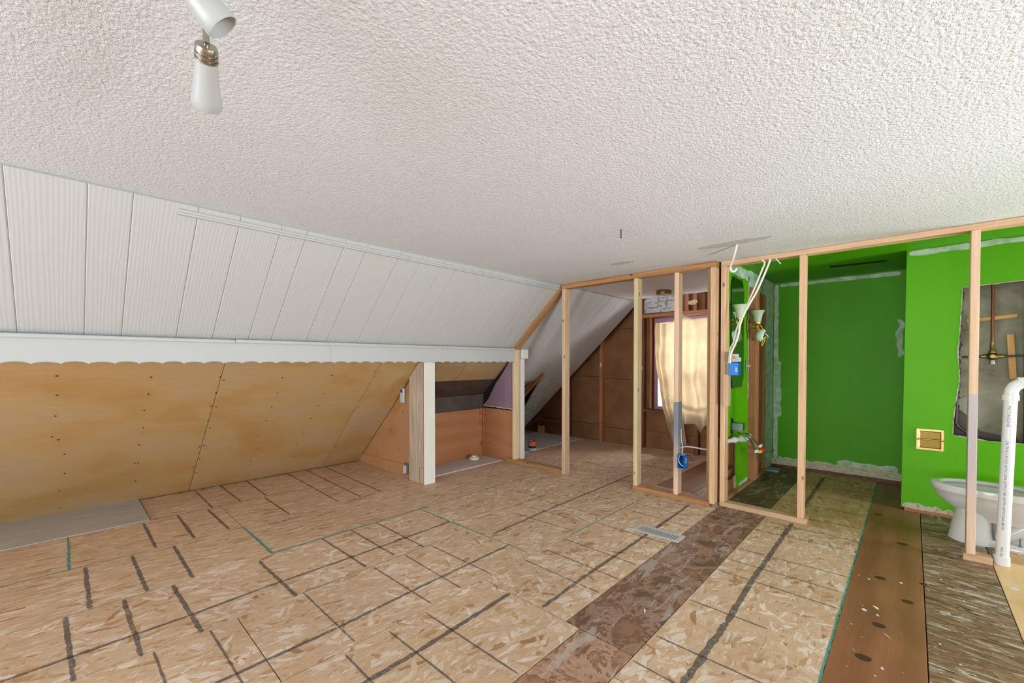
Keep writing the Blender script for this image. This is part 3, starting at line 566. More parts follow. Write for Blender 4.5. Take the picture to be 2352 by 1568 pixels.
for x, wd, z0, z1, mt in [(-4.36, .05, 0, 1.1, OLD), (-3.71, .055, 0, 1.72, OLDRED), (-3.01, .07, 0, 2.3, OLD), (-2.85, .035, .6, 1.95, OLDRED), (-2.33, .05, 2.0, 2.3, OLDRED), (-2.22, .05, 2.0, 2.3, OLDRED), (-2.10, .04, 2.0, 2.3, OLD), (-2.2, .06, 0, .53, OLD)]:
    box('wall_stud', x, x + wd, 6.01, 6.1, z0, z1, mt, wb, .003)
box('header_board', -2.93, -2.42, 5.99, 6.1, 2.015, 2.26, FLAKY, wb, .006)['label'] = 'flaking white painted header board'
box('header_rail', -2.98, -1.8, 5.98, 6.1, 1.95, 2.005, OLDRED, wb, .004); box('sill_rail', -2.95, -1.8, 5.99, 6.1, .55, .59, OLD, wb, .004)
box('side_rail', -5.0, -4.32, 5.99, 6.1, .21, .27, OLD, wb, .004); box('wall_stud', -5.02, -4.98, 6.0, 6.1, 0, .27, OLD, wb)
beam('brace', (-5.35, 5.95, .03), (-4.95, 6.0, .28), .07, .05, OLD, wb)
for x, z, a, b_ in [(-3.68, 1.58, .02, .03), (-3.68, 1.25, .02, .045), (-2.99, 1.55, .018, .1), (-2.98, 1.2, .022, .03), (-2.22, 2.12, .07, .035)]:
    bm = bmesh.new(); bmesh.ops.create_icosphere(bm, subdivisions=2, radius=1)
    for q in bm.verts: q.co = Vector((q.co.x * a, q.co.y * .006, q.co.z * b_)) * (1 + .3 * noise.noise(q.co * 2))
    bm2('plaster_blob', bm, TAN, wb, (x, 6.008, z))
b = box('wood_block', -4.95, -4.82, 5.93, 5.98, .013, .14, BLOCK, None, .003); tag(b, 'short square wood offcut standing against the far brown wall', 'wood block')
b = slab('floor_board', -5.0, -4.0, 4.1, 5.52, .001, .012, GREYB2, None, .002); tag(b, 'pale grey board on far room floor under paint can', 'board')
b = slab('floor_board', -5.0, -4.0, 5.535, 5.98, .001, .012, GREYB2, None, .002); tag(b, 'pale grey board on far room floor against back wall', 'board')
# window
wi = empty('window_1', (-2.3, 6.05, .6), 'window behind the hanging drop cloth with purple painted frame', kind='structure')
box('frame', -2.76, -2.70, 5.97, 6.12, .6, 1.93, LAV, wi, .004); box('frame', -1.86, -1.80, 5.97, 6.12, .6, 1.93, LAV, wi, .004); box('frame', -2.70, -1.86, 5.97, 6.12, 1.86, 1.93, LAV, wi, .004); box('frame', -2.70, -1.86, 5.97, 6.12, .6, .65, LAV, wi, .004)
box('meeting_rail', -2.70, -1.86, 6.04, 6.09, 1.04, 1.09, LAV, wi, .003)
for z0, z1 in ((.65, 1.04), (1.09, 1.86)): slab('pane', -2.70, -1.86, 6.062, 6.066, z0, z1, PANE, wi)
# drop cloth
bm = bmesh.new(); NU, NV = 70, 90; G = []
for j in range(NV + 1):
    v_ = j / NV; row = []
    for i in range(NU + 1):
        u = i / NU
        zt = 1.86 + .09 * math.exp(-((u - .42) / .13) ** 2) + .03 * u - .03 * math.sin(math.pi * min(u / .42, 1))
        zb = .15 if u < .30 else (.15 + min((u - .30) / .04, 1) * .30 if u < .6 else .45 - .10 * math.exp(-((u - .72) / .09) ** 2))
        z = zt + (zb - zt) * v_
        xl = -2.69 + .02 * v_ + .26 * max(0, (1.35 - z) / 1.2) ** 1.3; xr = -1.90 + .02 * math.sin(v_ * 9)
        x = xl + (xr - xl) * u
        fan = abs(u - .42); fold = .042 * math.sin((u * 17 + v_ * 3.0 * (u - .42)) + 1.6 * noise.noise(Vector((u * 3, v_ * 2, 0)))) * (.35 + v_)
        side = .05 * max(0, 1 - u / .2) * math.sin(u * 60 + v_ * 2)
        crump = .05 * math.exp(-((z - (.66 + .04 * math.sin(u * 7))) / .035) ** 2) * (1 if u > .25 else .2)
        sag = .03 * noise.noise(Vector((u * 5, v_ * 7, 3)))
        row.append(bm.verts.new((x, .07 * max(0, 1 - v_ * 6) * max(0, 1 - abs(u - .42) * 3) - fold - .04 * v_ - side - crump - sag, z)))
    G.append(row)
for j in range(NV):
    for i in range(NU): bm.faces.new((G[j][i], G[j][i + 1], G[j + 1][i + 1], G[j + 1][i]))
o = bm2('drop_cloth', bm, CLOTH, None, (0, 5.88, 0), smooth=True); tag(o, 'beige translucent drop cloth draped over the window in the far room', 'cloth')
o.modifiers.new('t', 'SOLIDIFY').thickness = .001
t = empty('ceiling_lamp_base', (-2.28, 5.2, 2.19), 'round brass ceiling lamp base with no shade in the far room', 'lamp')
lathe('ring', [(.088, 0), (.092, .01), (.09, .045), (.084, .05), (.04, .044), (.001, .044)], (-2.28, 5.2, 2.189), BRASS_OLD, t, 32, (0, 0, -1))
for k in range(2): lathe('socket', [(.02, 0), (.02, .012), (.012, .013), (.001, .013)], (-2.31 + .06 * k, 5.2, 2.146), WHITE, t, 14, (0, 0, -1))
# paint can and bucket
t = empty('paint_can', (-3.99, 4.66, 0), 'small open can with orange and black label standing on white tub', 'can')
cb = lathe('body', [(.05, 0), (.052, .002), (.052, .10), (.054, .103), (.050, .104), (.048, .03), (.001, .03)], (-3.99, 4.66, .055), GALV, t); lathe('label', [(.0525, 0), (.0525, .062)], (-3.99, 4.66, .085), ORANGE, cb, cap=False); lathe('label_band', [(.053, 0), (.053, .028)], (-3.99, 4.66, .058), BLACKP, cb, cap=False)
lathe('tub', [(.056, 0), (.06, .004), (.061, .035), (.054, .042), (.001, .042)], (-3.99, 4.66, .0125), WHITE, t)
slab('label_tag', -3.995, -3.97, 4.605, 4.608, .09, .13, WHITE, cb)
t = empty('bucket', (-4.12, 4.48, 0), 'translucent grey plastic bucket beside small orange labelled can', 'bucket')
BKT = plain('grey_bucket_plastic', S(180, 184, 190), .4); lathe('body', [(.085, 0), (.09, .003), (.11, .19), (.116, .2), (.112, .2), (.085, .01), (.001, .01)], (-4.12, 4.48, .0125), BKT, t)
tube('handle', [(-4.02, 4.52, .18), (-3.99, 4.5, .14), (-3.98, 4.46, .09), (-4.01, 4.4, .12), (-4.05, 4.385, .18)], .0025, GALV, t, 6)
# cable at stud and blue box
t = empty('junction_box', (-1.6, 3.97, .31), 'blue plastic outlet box on stud near floor with coiled wires', 'outlet box')
def jbox(x0, x1, y0, y1, z0, z1, par, openface=True):
    wl_ = .004
    slab('side', x0, x0 + wl_, y0, y1, z0, z1, BLUE, par); slab('side', x1 - wl_, x1, y0, y1, z0, z1, BLUE, par)
    slab('side', x0, x1, y0, y1, z0, z0 + wl_, BLUE, par); slab('side', x0, x1, y0, y1, z1 - wl_, z1, BLUE, par); slab('back', x0, x1, y1 - wl_, y1, z0, z1, BLUEIN, par)
jbox(-1.593, -1.527, 3.945, 4.03, .305, .43, t)
tube('wire', [(-1.585, 3.985, .42), (-1.582, 3.955, .39), (-1.575, 3.95, .36), (-1.555, 3.95, .335), (-1.54, 3.96, .325)], .003, CABLE, t, 6); tube('wire', [(-1.57, 3.99, .41), (-1.56, 3.96, .38), (-1.55, 3.96, .35), (-1.545, 3.97, .34)], .003, BLACKP, t, 6)
slab('label_tag', -1.5268, -1.526, 3.975, 4.0, .35, .40, WHITE, t)
t = tube('cable', [(-1.568, 4.0, .428), (-1.572, 4.02, .48), (-1.588, 4.03, .56), (-1.592, 4.03, .66)], .0045, CABLEGREY); tag(t, 'grey cable rising from blue box along the stud', 'cable')
t = tube('cable', [(-1.598, 4.03, .482), (-1.55, 4.02, .50), (-1.50, 4.02, .504), (-1.444, 4.02, .503), (-1.385, 4.02, .499), (-1.34, 4.0, .507)], .0065, CABLEGREY); tag(t, 'grey cable spanning between two studs above the low blue box', 'cable')

# ------------------------------------------------------------------ bathroom shell
wq = empty('wall_bathroom_left', (-1.27, 5, 0), 'partly stripped green wall with mirror between two rooms', kind='structure')
prism('drywall_sheet', [(-1.27, 4.15, .59), (-1.27, 4.30, .63), (-1.27, 4.36, .57), (-1.27, 4.46, .60), (-1.27, 4.52, .52), (-1.27, 4.55, .31), (-1.27, 4.60, .17), (-1.27, 4.63, 0), (-1.27, 5.02, 0), (-1.27, 5.02, 2.27), (-1.27, 4.15, 2.27)], (-.012, 0, 0), GREEN, wq)
prism('drywall_edge', [(-1.284, 4.46, .6), (-1.284, 4.52, .52), (-1.284, 4.545, .31), (-1.284, 4.595, .17), (-1.284, 4.625, 0), (-1.284, 4.585, 0), (-1.284, 4.56, .17), (-1.284, 4.515, .31), (-1.284, 4.49, .51)], (.013, 0, 0), PLASTER, wq)
prism('header_sheet', [(-1.27, 5.02, 2.08), (-1.27, 5.72, 2.08), (-1.27, 5.72, 0), (-1.27, 6.1, 0), (-1.27, 6.1, 2.27), (-1.27, 5.02, 2.27)], (-.012, 0, 0), COMP, wq)
slab('backing_board', -1.30, -1.29, 4.15, 6.1, 0, 2.27, OLD, wq)
slab('backing_board', -1.289, -1.285, 4.15, 4.66, .04, .58, OLDRED, wq); slab('backing_board', -1.289, -1.285, 5.25, 5.68, 0.04, 2.08, OLDRED, wq)
for y in (5.03, 5.655): box('wall_stud', -1.285, -1.20 if y < 5.1 else -1.262, y, y + (.12 if y < 5.1 else .05), 0.04, 2.08, PINE_BROWN if y > 5.1 else OLDRED, wq, .003)
box('bottom_plate', -1.285, -1.245, 4.15, 5.7, 0, .038, PINE_BROWN, wq)
ragged('compound_band', (-1.269, 4.2, 2.2), (-1.269, 6.08, 2.2), .10, 0, COMP, wq, .12, normal=(1, 0, 0), thick=.001); ragged('compound_band', (-1.269, 4.17, 1.8), (-1.269, 4.17, 2.2), .05, 0, COMP, wq, .3, normal=(1, 0, 0), thick=.0012)
ragged('compound_band', (-1.269, 5.0, .9), (-1.269, 5.0, 2.2), .03, 0, COMP, wq, .3, normal=(1, 0, 0), thick=.001); ragged('compound_band', (-1.269, 4.7, .04), (-1.269, 5.0, .03), .07, 0, COMP, wq, .3, normal=(1, 0, 0), thick=.001)
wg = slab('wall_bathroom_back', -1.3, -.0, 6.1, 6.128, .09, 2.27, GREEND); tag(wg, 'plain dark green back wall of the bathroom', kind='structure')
bl = slab('bare_strip', -1.3, 0, 6.085, 6.11, 0.025, .1, PLASTER, wg); slab('sole_plate', -1.3, 0, 6.05, 6.12, -.02, .03, OLD, wg)
ragged('compound_band', (-1.20, 6.099, 2.235), (-.1, 6.099, 2.235), .04, 0, COMP, wg, .15, normal=(0, -1, 0)); ragged('compound_band', (-1.235, 6.099, .1), (-1.235, 6.099, 2.25), 0.045, 0, COMP, wg, .12, normal=(0, -1, 0)); ragged('compound_band', (-1.195, 6.098, .62), (-1.205, 6.098, 1.3), .04, 0, COMP, wg, .4, normal=(0, -1, 0))
ragged('compound_band', (-.62, 6.099, .15), (-.1, 6.099, .14), .06, 0, COMP, wg, .4, normal=(0, -1, 0)); ragged('compound_band', (-.10, 6.099, 1.35), (-.10, 6.099, 1.75), .05, 0, COMP, wg, .8, normal=(0, -1, 0))
ragged('plaster_edge', (-1.2, 6.098, .105), (-.08, 6.098, .11), .03, 0, plain('bare_plaster_edge', S(196, 190, 140), .9), wg, .9, normal=(0, -1, 0))
# projecting wall with hole
wj = empty('wall_bathroom_right', (.5, 5.07, 0), 'bright green projecting wall with a large ragged cut-out', kind='structure')
hole = [(.292, 1.905), (.36, 1.91), (.95, 1.935), (.95, .62), (.63, .665), (.46, .665), (.25, .69), (.253, .82), (.262, .94), (.283, 1.12), (.280, 1.25), (.272, 1.36), (.278, 1.5), (.283, 1.62), (.288, 1.76)]
outer = [(-.045, 2.27), (2.4, 2.27), (2.4, .02), (-.06, .02)]
bm = bmesh.new()
def grid_with_hole():
    vs = []
    def jag(a, b, n):
        out = []
        for i in range(n):
            t = i / n; x = a[0] + (b[0] - a[0]) * t; z = a[1] + (b[1] - a[1]) * t; k = .0035
            out.append((x + k * noise.noise(Vector((x * 70, z * 70, 0))), z + k * noise.noise(Vector((x * 70, z * 70, 5)))))
        return out
    H = []
    for i in range(len(hole)): H += jag(hole[i], hole[(i + 1) % len(hole)], 8)
    ov = [bm.verts.new((x, 0, z)) for x, z in outer]; hv = [bm.verts.new((x, 0, z)) for x, z in H]
    es = [bm.edges.new((ov[i], ov[(i + 1) % 4])) for i in range(4)] + [bm.edges.new((hv[i], hv[(i + 1) % len(hv)])) for i in range(len(hv))]
    bmesh.ops.triangle_fill(bm, use_beauty=True, edges=es)
grid_with_hole()
r_ = bmesh.ops.extrude_face_region(bm, geom=bm.faces[:]); bmesh.ops.translate(bm, verts=[e for e in r_['geom'] if isinstance(e, bmesh.types.BMVert)], vec=(0, .014, 0))
bm2('drywall_sheet', bm, GREEN, wj, (0, 5.07, 0))
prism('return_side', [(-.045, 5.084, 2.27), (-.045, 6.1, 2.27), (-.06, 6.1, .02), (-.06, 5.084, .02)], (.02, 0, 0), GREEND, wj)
slab('surround_back', -.02, 2.4, 5.26, 5.28, 0, 2.27, SURR, wj); slab('side_stud', .17, .245, 5.09, 5.25, 0, 2.2, OLD, wj); slab('side_stud', .70, .76, 5.12, 5.25, 0, 2.2, OLD, wj)
prism('surround_rib', [(.2, 5.258, .9), (.9, 5.258, 1.28), (.9, 5.258, 1.32), (.2, 5.258, .93)], (0, -.006, 0), SURR, wj); prism('surround_rib', [(.2, 5.258, 1.5), (.9, 5.258, 1.68), (.9, 5.258, 1.71), (.2, 5.258, 1.53)], (0, -.006, 0), SURR, wj)
ragged('bare_bottom_edge', (-.05, 5.069, .045), (.3, 5.069, .03), .05, 0, PLASTER, wj, .5, normal=(0, -1, 0)); slab('sole_plate', -.04, 2.4, 5.05, 5.09, -.018, .02, OLDRED, wj)
for a_, b_ in zip(hole, hole[1:] + hole[:1]): ragged('torn_paper_edge', (a_[0], 5.0685, a_[1]), (b_[0], 5.0685, b_[1]), .006, 0, PLASTER, wj, .8, normal=(0, -1, 0))
ragged('compound_band', (-.03, 5.068, 2.235), (1.2, 5.068, 2.25), .045, 0, COMP, wj, .22, normal=(0, -1, 0))
ragged('dark_left_edge', (.24, 5.2575, .5), (.26, 5.2575, 2.1), .09, 0, BLACKB2, wj, .3, normal=(0, -1, 0))  # dark uneven strip along the left edge of the surround back
prism('dark_lower_left', [(.2, 5.257, .5), (.62, 5.257, .5), (.62, 5.257, .68), (.42, 5.257, .72), (.33, 5.257, .86), (.2, 5.257, .98)], (0, -.002, 0), BLACKB2, wj)  # darker patch at the lower left of the cut-out
# plumbing in the hole
t = empty('shower_valve', (.47, 5.15, 1.34), 'brass shower mixer with copper pipes inside the wall cut-out', 'valve')
yv = 5.15
tube('riser_pipe', [(.467, yv, 1.42), (.465, yv, 2.1)], .0105, COPPER, t, 12, sub=1); tube('supply_pipe', [(.30, yv, 1.335), (.44, yv, 1.34)], .009, PIPEDARK, t, 10, sub=1); tube('supply_pipe', [(.50, yv, 1.34), (.628, yv, 1.345)], .009, PIPEDARK, t, 10, sub=1)
vb = lathe('body', [(.001, 0), (.03, .003), (.036, .015), (.036, .03), (.028, .045), (.018, .055), (.014, .06), (.001, .06)], (.467, yv + .02, 1.342), BRASS_OLD, t, 24, (0, -1, 0))
lathe('stem', [(.017, 0), (.022, .01), (.022, .03), (.014, .04), (.013, .1)], (.467, yv, 1.355), BRASS_OLD, vb, 16); lathe('outlet', [(.014, 0), (.018, .012), (.018, .045), (.001, .046)], (.467, yv, 1.325), GALV, vb, 16, (0, 0, -1))
for x in (.435, .50): lathe('union', [(.016, 0), (.016, .03), (.01, .032)], (x, yv, 1.341), BRASS_OLD, t, 12, (1 if x > .46 else -1, 0, 0))
t = empty('copper_pipe', (.655, 5.16, .6), 'tall reddish copper pipe at the right side of the wall cut-out', 'pipe')
tube('pipe', [(.655, 5.16, .3), (.648, 5.16, 1.2), (.643, 5.16, 2.1)], .0145, COPPER, t, 14, sub=1)
for z in (1.32, 1.37, 1.86): lathe('coupling', [(.0165, 0), (.0165, .012)], (.648, 5.16, z), BRASS_OLD, t, 14)
t = tube('waste_pipe', [(.272, 5.16, 1.6), (.272, 5.16, .9), (.268, 5.16, .82), (.28, 5.17, .76), (.34, 5.18, .70), (.42, 5.2, .62)], .011, PIPEDARK); tag(t, 'dark iron pipe bending at lower left corner of the wall cut-out', 'pipe')
o = beam('wood_batten', (.325, 5.19, 1.638), (.60, 5.19, 1.665), .03, .02, BLOCK, None); tag(o, 'horizontal orange wood batten behind the copper riser pipe', 'batten')
o = beam('wood_batten', (.565, 5.2, 1.52), (.585, 5.2, 1.16), .04, .018, BLOCK, None); tag(o, 'upright orange wood batten right of the brass mixer', 'batten')
# toilet paper holder
t = empty('paper_holder', (.115, 5.07, .54), 'recessed brass toilet paper holder on the bright green wall', 'paper holder')
bm = bmesh.new(); fo = [(.03, .725), (.2, .725), (.2, .545), (.03, .545)]; fi = [(.047, .708), (.183, .708), (.183, .562), (.047, .562)]; fb = [(.055, .70), (.175, .70), (.175, .57), (.055, .57)]
A = [bm.verts.new((x, 5.069, z)) for x, z in fo]; A2 = [bm.verts.new((x * .98 + .0023, 5.06, z * .98 + .0127)) for x, z in fo]; B = [bm.verts.new((x, 5.06, z)) for x, z in fi]; D = [bm.verts.new((x, 5.068, z)) for x, z in fb]
for P_, Q_ in ((A, A2), (A2, B), (B, D)):
    for k in range(4): bm.faces.new((P_[k], P_[(k + 1) % 4], Q_[(k + 1) % 4], Q_[k]))
bm.faces.new(D); fr_ = bm2('frame', bm, BRASS, t); slab('recess_back', .052, .178, 5.0672, 5.0678, .567, .703, plain('recess_brass_shaded', S(120, 98, 48), .3, 1), fr_)  # recess shade painted in: a darker brass on the shallow back plate
tube('roller', [(.045, 5.053, .636), (.185, 5.053, .636)], .006, BRASS, t, 10, sub=1)
for x in (.04, .19): lathe('bracket', [(.01, 0), (.009, .012), (.001, .014)], (x, 5.062, .636), BRASS, t, 12, (0, -1, 0))
# ------------------------------------------------------------------ mirror, sconces
mir = [(4.385, 1.15), (4.385, 2.02), (4.43, 2.115), (4.72, 2.115), (4.79, 2.03), (4.79, 1.14), (4.73, 1.045), (4.43, 1.045)]
t = empty('wall_mirror', (-1.26, 4.6, 1.04), 'tall frameless mirror with clipped corners on green wall', 'mirror')
prism('edge', [(-1.269, y, z) for y, z in mir], (.012, 0, 0), BLACKP, t); prism('glass', [(-1.2568, 4.588 + (y - 4.588) * .985, 1.58 + (z - 1.58) * .995) for y, z in mir], (.0015, 0, 0), MIRROR, t)
for y, z in ((4.5, 2.12), (4.7, 2.12), (4.45, 1.04), (4.7, 1.04)): slab('clip', -1.268, -1.25, y - .008, y + .008, z - .01, z + .01, GALV, t)
def sconce(y, z, lab):
    t = empty('wall_sconce', (-1.27, y, z), lab, 'wall lamp', 'brass wall lamps beside the mirror')
    box('backplate', -1.268, -1.252, y - .03, y + .03, z - .075, z + .055, BRASS_OLD, t, .004); lathe('finial', [(.008, 0), (.008, .02), (.012, .022), (.001, .035)], (-1.253, y, z), BRASS, t, 12, (1, 0, 0))
    ar = tube('arm', [(-1.253, y, z - .04), (-1.22, y, z - .045), (-1.17, y, z - .042), (-1.165, y, z - .02)], .0055, BRASS, t, 8)
    hd = lathe('holder', [(.001, 0), (.012, .002), (.016, .012), (.03, .022), (.034, .03), (.034, .048), (.03, .05), (.001, .05)], (-1.17, y, z - .03), BRASS, t, 24)
    lathe('shade', [(.031, 0), (.034, .02), (.039, .05), (.048, .085), (.066, .118), (.064, .119), (.045, .086), (.036, .05), (.030, .02), (.028, .002)], (-1.17, y, z + .018), FROST, hd, 32, cap=False)
    return t
sconce(4.33, 1.69, 'brass wall lamp with frosted bell shade on near side of mirror')
sconce(4.95, 1.69, 'brass wall lamp with frosted bell shade and mask hanging from it')
t = empty('dust_mask', (-1.14, 4.98, 1.52), 'white dust mask hanging by yellow straps from the second wall lamp', 'mask')
bm = bmesh.new(); bmesh.ops.create_uvsphere(bm, u_segments=24, v_segments=14, radius=1)
bmesh.ops.delete(bm, geom=[v for v in bm.verts if v.co.x > .25], context='VERTS')
for q in bm.verts: q.co = Vector((q.co.x * .05, q.co.y * .062, q.co.z * .07)) * (1 - .12 * max(0, q.co.z))
o = bm2('cup', bm, MASK, t, (-1.135, 4.97, 1.575), (0, .3, .5), smooth=True); o.modifiers.new('t', 'SOLIDIFY').thickness = .003
tube('strap', [(-1.14, 4.93, 1.62), (-1.17, 4.93, 1.66), (-1.165, 4.95, 1.70), (-1.14, 4.97, 1.66), (-1.12, 5.0, 1.61)], .003, YEL, t, 6); tube('strap', [(-1.11, 5.0, 1.55), (-1.12, 4.99, 1.5), (-1.13, 4.965, 1.465), (-1.135, 4.96, 1.475), (-1.125, 4.98, 1.52), (-1.11, 5.01, 1.56)], .003, YEL, t, 6)
tube('nose_clip', [(-1.11, 4.98, 1.59), (-1.09, 5.02, 1.56), (-1.10, 5.03, 1.55)], .004, MASK, t, 6)
t = empty('towel_bracket', (-1.27, 4.93, 1.2), 'small broken brass bracket on green wall below the far lamp', 'bracket')
box('plate', -1.268, -1.26, 4.905, 4.935, 1.19, 1.32, GALV, t, .002); lathe('stub', [(.014, 0), (.012, .03), (.001, .031)], (-1.262, 4.935, 1.255), plain('cream_stub', S(212, 206, 150), .5), t, 12, (1, 0, 0))
# upper blue box with white fitting
t = empty('junction_box', (-1.12, 4.0, 1.17), 'blue plastic switch box at eye level with two white cables', 'switch box')
slab('body', -1.163, -1.085, 3.965, 4.045, 1.18, 1.29, BLUE, t, .004); slab('label_tag', -1.105, -1.092, 3.9635, 3.965, 1.21, 1.25, WHITE, t)
t = empty('fan_bracket', (-1.12, 4.0, 1.29), 'white metal fitting with orange dot above the blue switch box', 'bracket')
o = slab('plate', -1.14, -1.085, 3.988, 3.993, 1.297, 1.365, WHITE, t); slab('tab', -1.10, -1.065, 3.98, 3.985, 1.30, 1.335, WHITE, t); slab('sticker', -1.13, -1.113, 3.986, 3.988, 1.325, 1.345, ORANGE, t); slab('rear_block', -1.2, -1.168, 3.99, 4.04, 1.3, 1.385, plain('taupe_block', S(150, 132, 114), .7), t)
for nme, pts, r, lab in [('cable', [(-.979, 3.53, 2.192), (-1.019, 3.6, 2.12), (-1.073, 3.7, 2.063), (-1.072, 3.72, 2.034), (-1.055, 3.74, 2.028), (-1.04, 3.75, 2.052)], .008, 'short hooked white cable hanging from the bare ceiling patch'),
                         ('cable', [(-.925, 4.035, 2.149), (-.905, 4.03, 2.12), (-.919, 4.01, 2.064), (-.961, 4.0, 1.941), (-1.007, 3.985, 1.815), (-1.06, 3.975, 1.679), (-1.098, 3.97, 1.58), (-1.121, 3.97, 1.469), (-1.15, 3.972, 1.40), (-1.158, 3.974, 1.288)], .007, 'left of two long white cables running down to the blue switch box'),
                         ('cable', [(-.865, 4.035, 2.149), (-.878, 4.03, 2.1), (-.911, 4.0, 1.992), (-.954, 3.985, 1.878), (-.992, 3.97, 1.80), (-1.037, 3.96, 1.707), (-1.067, 3.955, 1.616), (-1.077, 3.955, 1.542), (-1.098, 3.955, 1.468), (-1.138, 3.96, 1.368), (-1.147, 3.972, 1.285)], .008, 'right of two long white cables running down to the blue switch box'),
                         ('cable', [(-.826, 4.04, 2.149), (-.815, 4.035, 2.13), (-.79, 4.035, 2.095)], .004, 'short cream wire end poking out under the bathroom top plate')]:
    tag(tube(nme, pts, r, CABLE), lab, 'cable')
# sink rough-in
t = empty('metal_box', (-1.2, 4.5, .6), 'galvanised metal box mounted crooked on green wall above drain', 'metal box')
box('body', -1.268, -1.17, 4.44, 4.53, .635, .71, GALV, t, .004); prism('back_cutout', [(-1.267, 4.41, .61), (-1.267, 4.47, .6), (-1.267, 4.48, .74), (-1.267, 4.43, .76)], (.004, 0, 0), BLACKP, t)
t = empty('drain_pipe', (-1.2, 4.4, .54), 'white plastic sink drain elbow coming out of green wall', 'pipe')
tube('pipe', [(-1.245, 4.17, .565), (-1.232, 4.3, .56), (-1.22, 4.42, .553), (-1.20, 4.48, .545), (-1.18, 4.55, .54), (-1.165, 4.61, .555), (-1.16, 4.64, .575)], .021, PVC, t, 14)
for y, x in ((4.38, -1.224), (4.5, -1.196)): lathe('coupling', [(.028, -.015), (.028, .015)], (x, y, .555), PVC, t, 18, (.15, 1, -.05))
t = empty('supply_pipes', (-1.28, 4.5, .1), 'pair of dark copper supply stubs inside opening below drain', 'pipe')
tube('pipe', [(-1.262, 4.44, .60), (-1.262, 4.44, .31), (-1.262, 4.43, .29), (-1.262, 4.36, .275)], .010, COPPER, t, 8, sub=3); tube('pipe', [(-1.262, 4.50, .56), (-1.262, 4.50, .22), (-1.262, 4.49, .2), (-1.262, 4.36, .175)], .011, COPPER, t, 8, sub=3)
t = tube('supply_hose', [(-1.22, 4.47, .61), (-1.15, 4.459, .605), (-1.12, 4.519, .55), (-1.12, 4.645, .456), (-1.12, 4.777, .375), (-1.12, 4.948, .316), (-1.12, 5.148, .26)], .008, BRAID); tag(t, 'lower braided supply hose drooping from the drain area', 'hose')
t = tube('supply_hose', [(-1.2, 4.55, .60), (-1.15, 4.547, .597), (-1.1, 4.498, .576), (-1.1, 4.655, .504), (-1.1, 4.822, .437), (-1.1, 4.998, .37), (-1.1, 5.184, .337), (-1.1, 5.361, .324)], .007, BRAID); tag(t, 'upper braided supply hose ending nearer the green back wall', 'hose')
t = empty('hose_tags', (-1.1, 4.8, .4), 'paper tags with red and yellow prints wrapped on supply hoses', 'tag')
for p_, c_ in (((-1.105, 4.86, .42), RED), ((-1.1, 4.79, .40), YEL), ((-1.105, 4.68, .42), CABLE), ((-1.095, 4.77, .462), CABLE), ((-1.095, 4.9, .40), RED)): 
    q = Vector(p_); box('tag', q.x - .012, q.x + .012, q.y - .03, q.y + .03, q.z - .013, q.z + .013, c_, t, .002)
o = slab('metal_flange', -1.25, -1.12, 5.72, 5.86, .001, .03, GALV, None, .004); tag(o, 'crumpled metal flange on floor in the far bathroom corner', 'metal flange')

# ------------------------------------------------------------------ toilet
t = empty('toilet', (.5, 4.55, 0), 'white porcelain toilet without seat behind the right stud', 'toilet'); YT = 4.55
def loft(bm, secs, n=40):
    rings = []
    for z, xf, xb, hw, e in secs:
        xm = xf + (xb - xf) * .45; ring = []
        for k in range(n):
            a = 2 * math.pi * k / n; c, s = math.cos(a), math.sin(a)
            cx = math.copysign(abs(c) ** (2 / (e if c > 0 else 2.0)), c); sy = math.copysign(abs(s) ** (2 / (e if c > 0 else 2.0)), s)
            ring.append(bm.verts.new((xm + cx * ((xb - xm) if c > 0 else (xm - xf)), sy * hw, z)))
        rings.append(ring)
    for a, b in zip(rings, rings[1:]):
        for k in range(n): bm.faces.new((a[k], a[(k + 1) % n], b[(k + 1) % n], b[k]))
    bm.faces.new(rings[0][::-1]); bm.faces.new(rings[-1])
bm = bmesh.new()
loft(bm, [(.17, .28, .80, .10, 3), (.21, .245, .82, .115, 3), (.26, .18, .83, .155, 3), (.31, .138, .84, .18, 3), (.352, .118, .845, .196, 3), (.356, .113, .85, .202, 3), (.392, .108, .85, .205, 3), (.402, .113, .848, .202, 3), (.405, .125, .845, .19, 3),
          (.403, .155, .62, .158, 2.2), (.385, .165, .61, .150, 2.2), (.37, .15, .62, .16, 2.2), (.30, .2, .58, .13, 2), (.2, .3, .5, .06, 2)])
bm2('bowl', bm, PORC, t, (0, YT, 0), smooth=True)
bm = bmesh.new(); loft(bm, [(.0, .205, .44, .118, 3.5), (.012, .208, .435, .116, 3.5), (.1, .222, .425, .106, 3.5), (.2, .24, .42, .1, 3.5), (.26, .24, .43, .11, 3.5)]); loft(bm, [(.0, .3, .88, .118, 4), (.03, .3, .878, .117, 4), (.045, .31, .87, .105, 4)])
loft(bm, [(.03, .42, .86, .06, 4), (.3, .42, .86, .07, 4)]); pd = bm2('pedestal', bm, PORC, t, (0, YT, 0), smooth=True)
for s_ in (-1, 1): tube('trapway', [(.44, YT + s_ * .045, .10), (.50, YT + s_ * .05, .10), (.57, YT + s_ * .05, .16), (.64, YT + s_ * .05, .22), (.73, YT + s_ * .05, .2), (.78, YT + s_ * .05, .05)], .05, PORC, t, 18)
lathe('bolt', [(.004, 0), (.004, .07)], (.545, YT - .105, .03), GALV, pd, 8); lathe('bolt_washer', [(.012, 0), (.012, .004), (.001, .004)], (.545, YT - .105, .045), GALV, pd, 12)
tk = box('tank', .80, 1.0, YT - .22, YT + .22, .40, .76, PORC, t, .02); box('tank_lid', .79, 1.01, YT - .23, YT + .23, .76, .79, PORC, tk, .01)
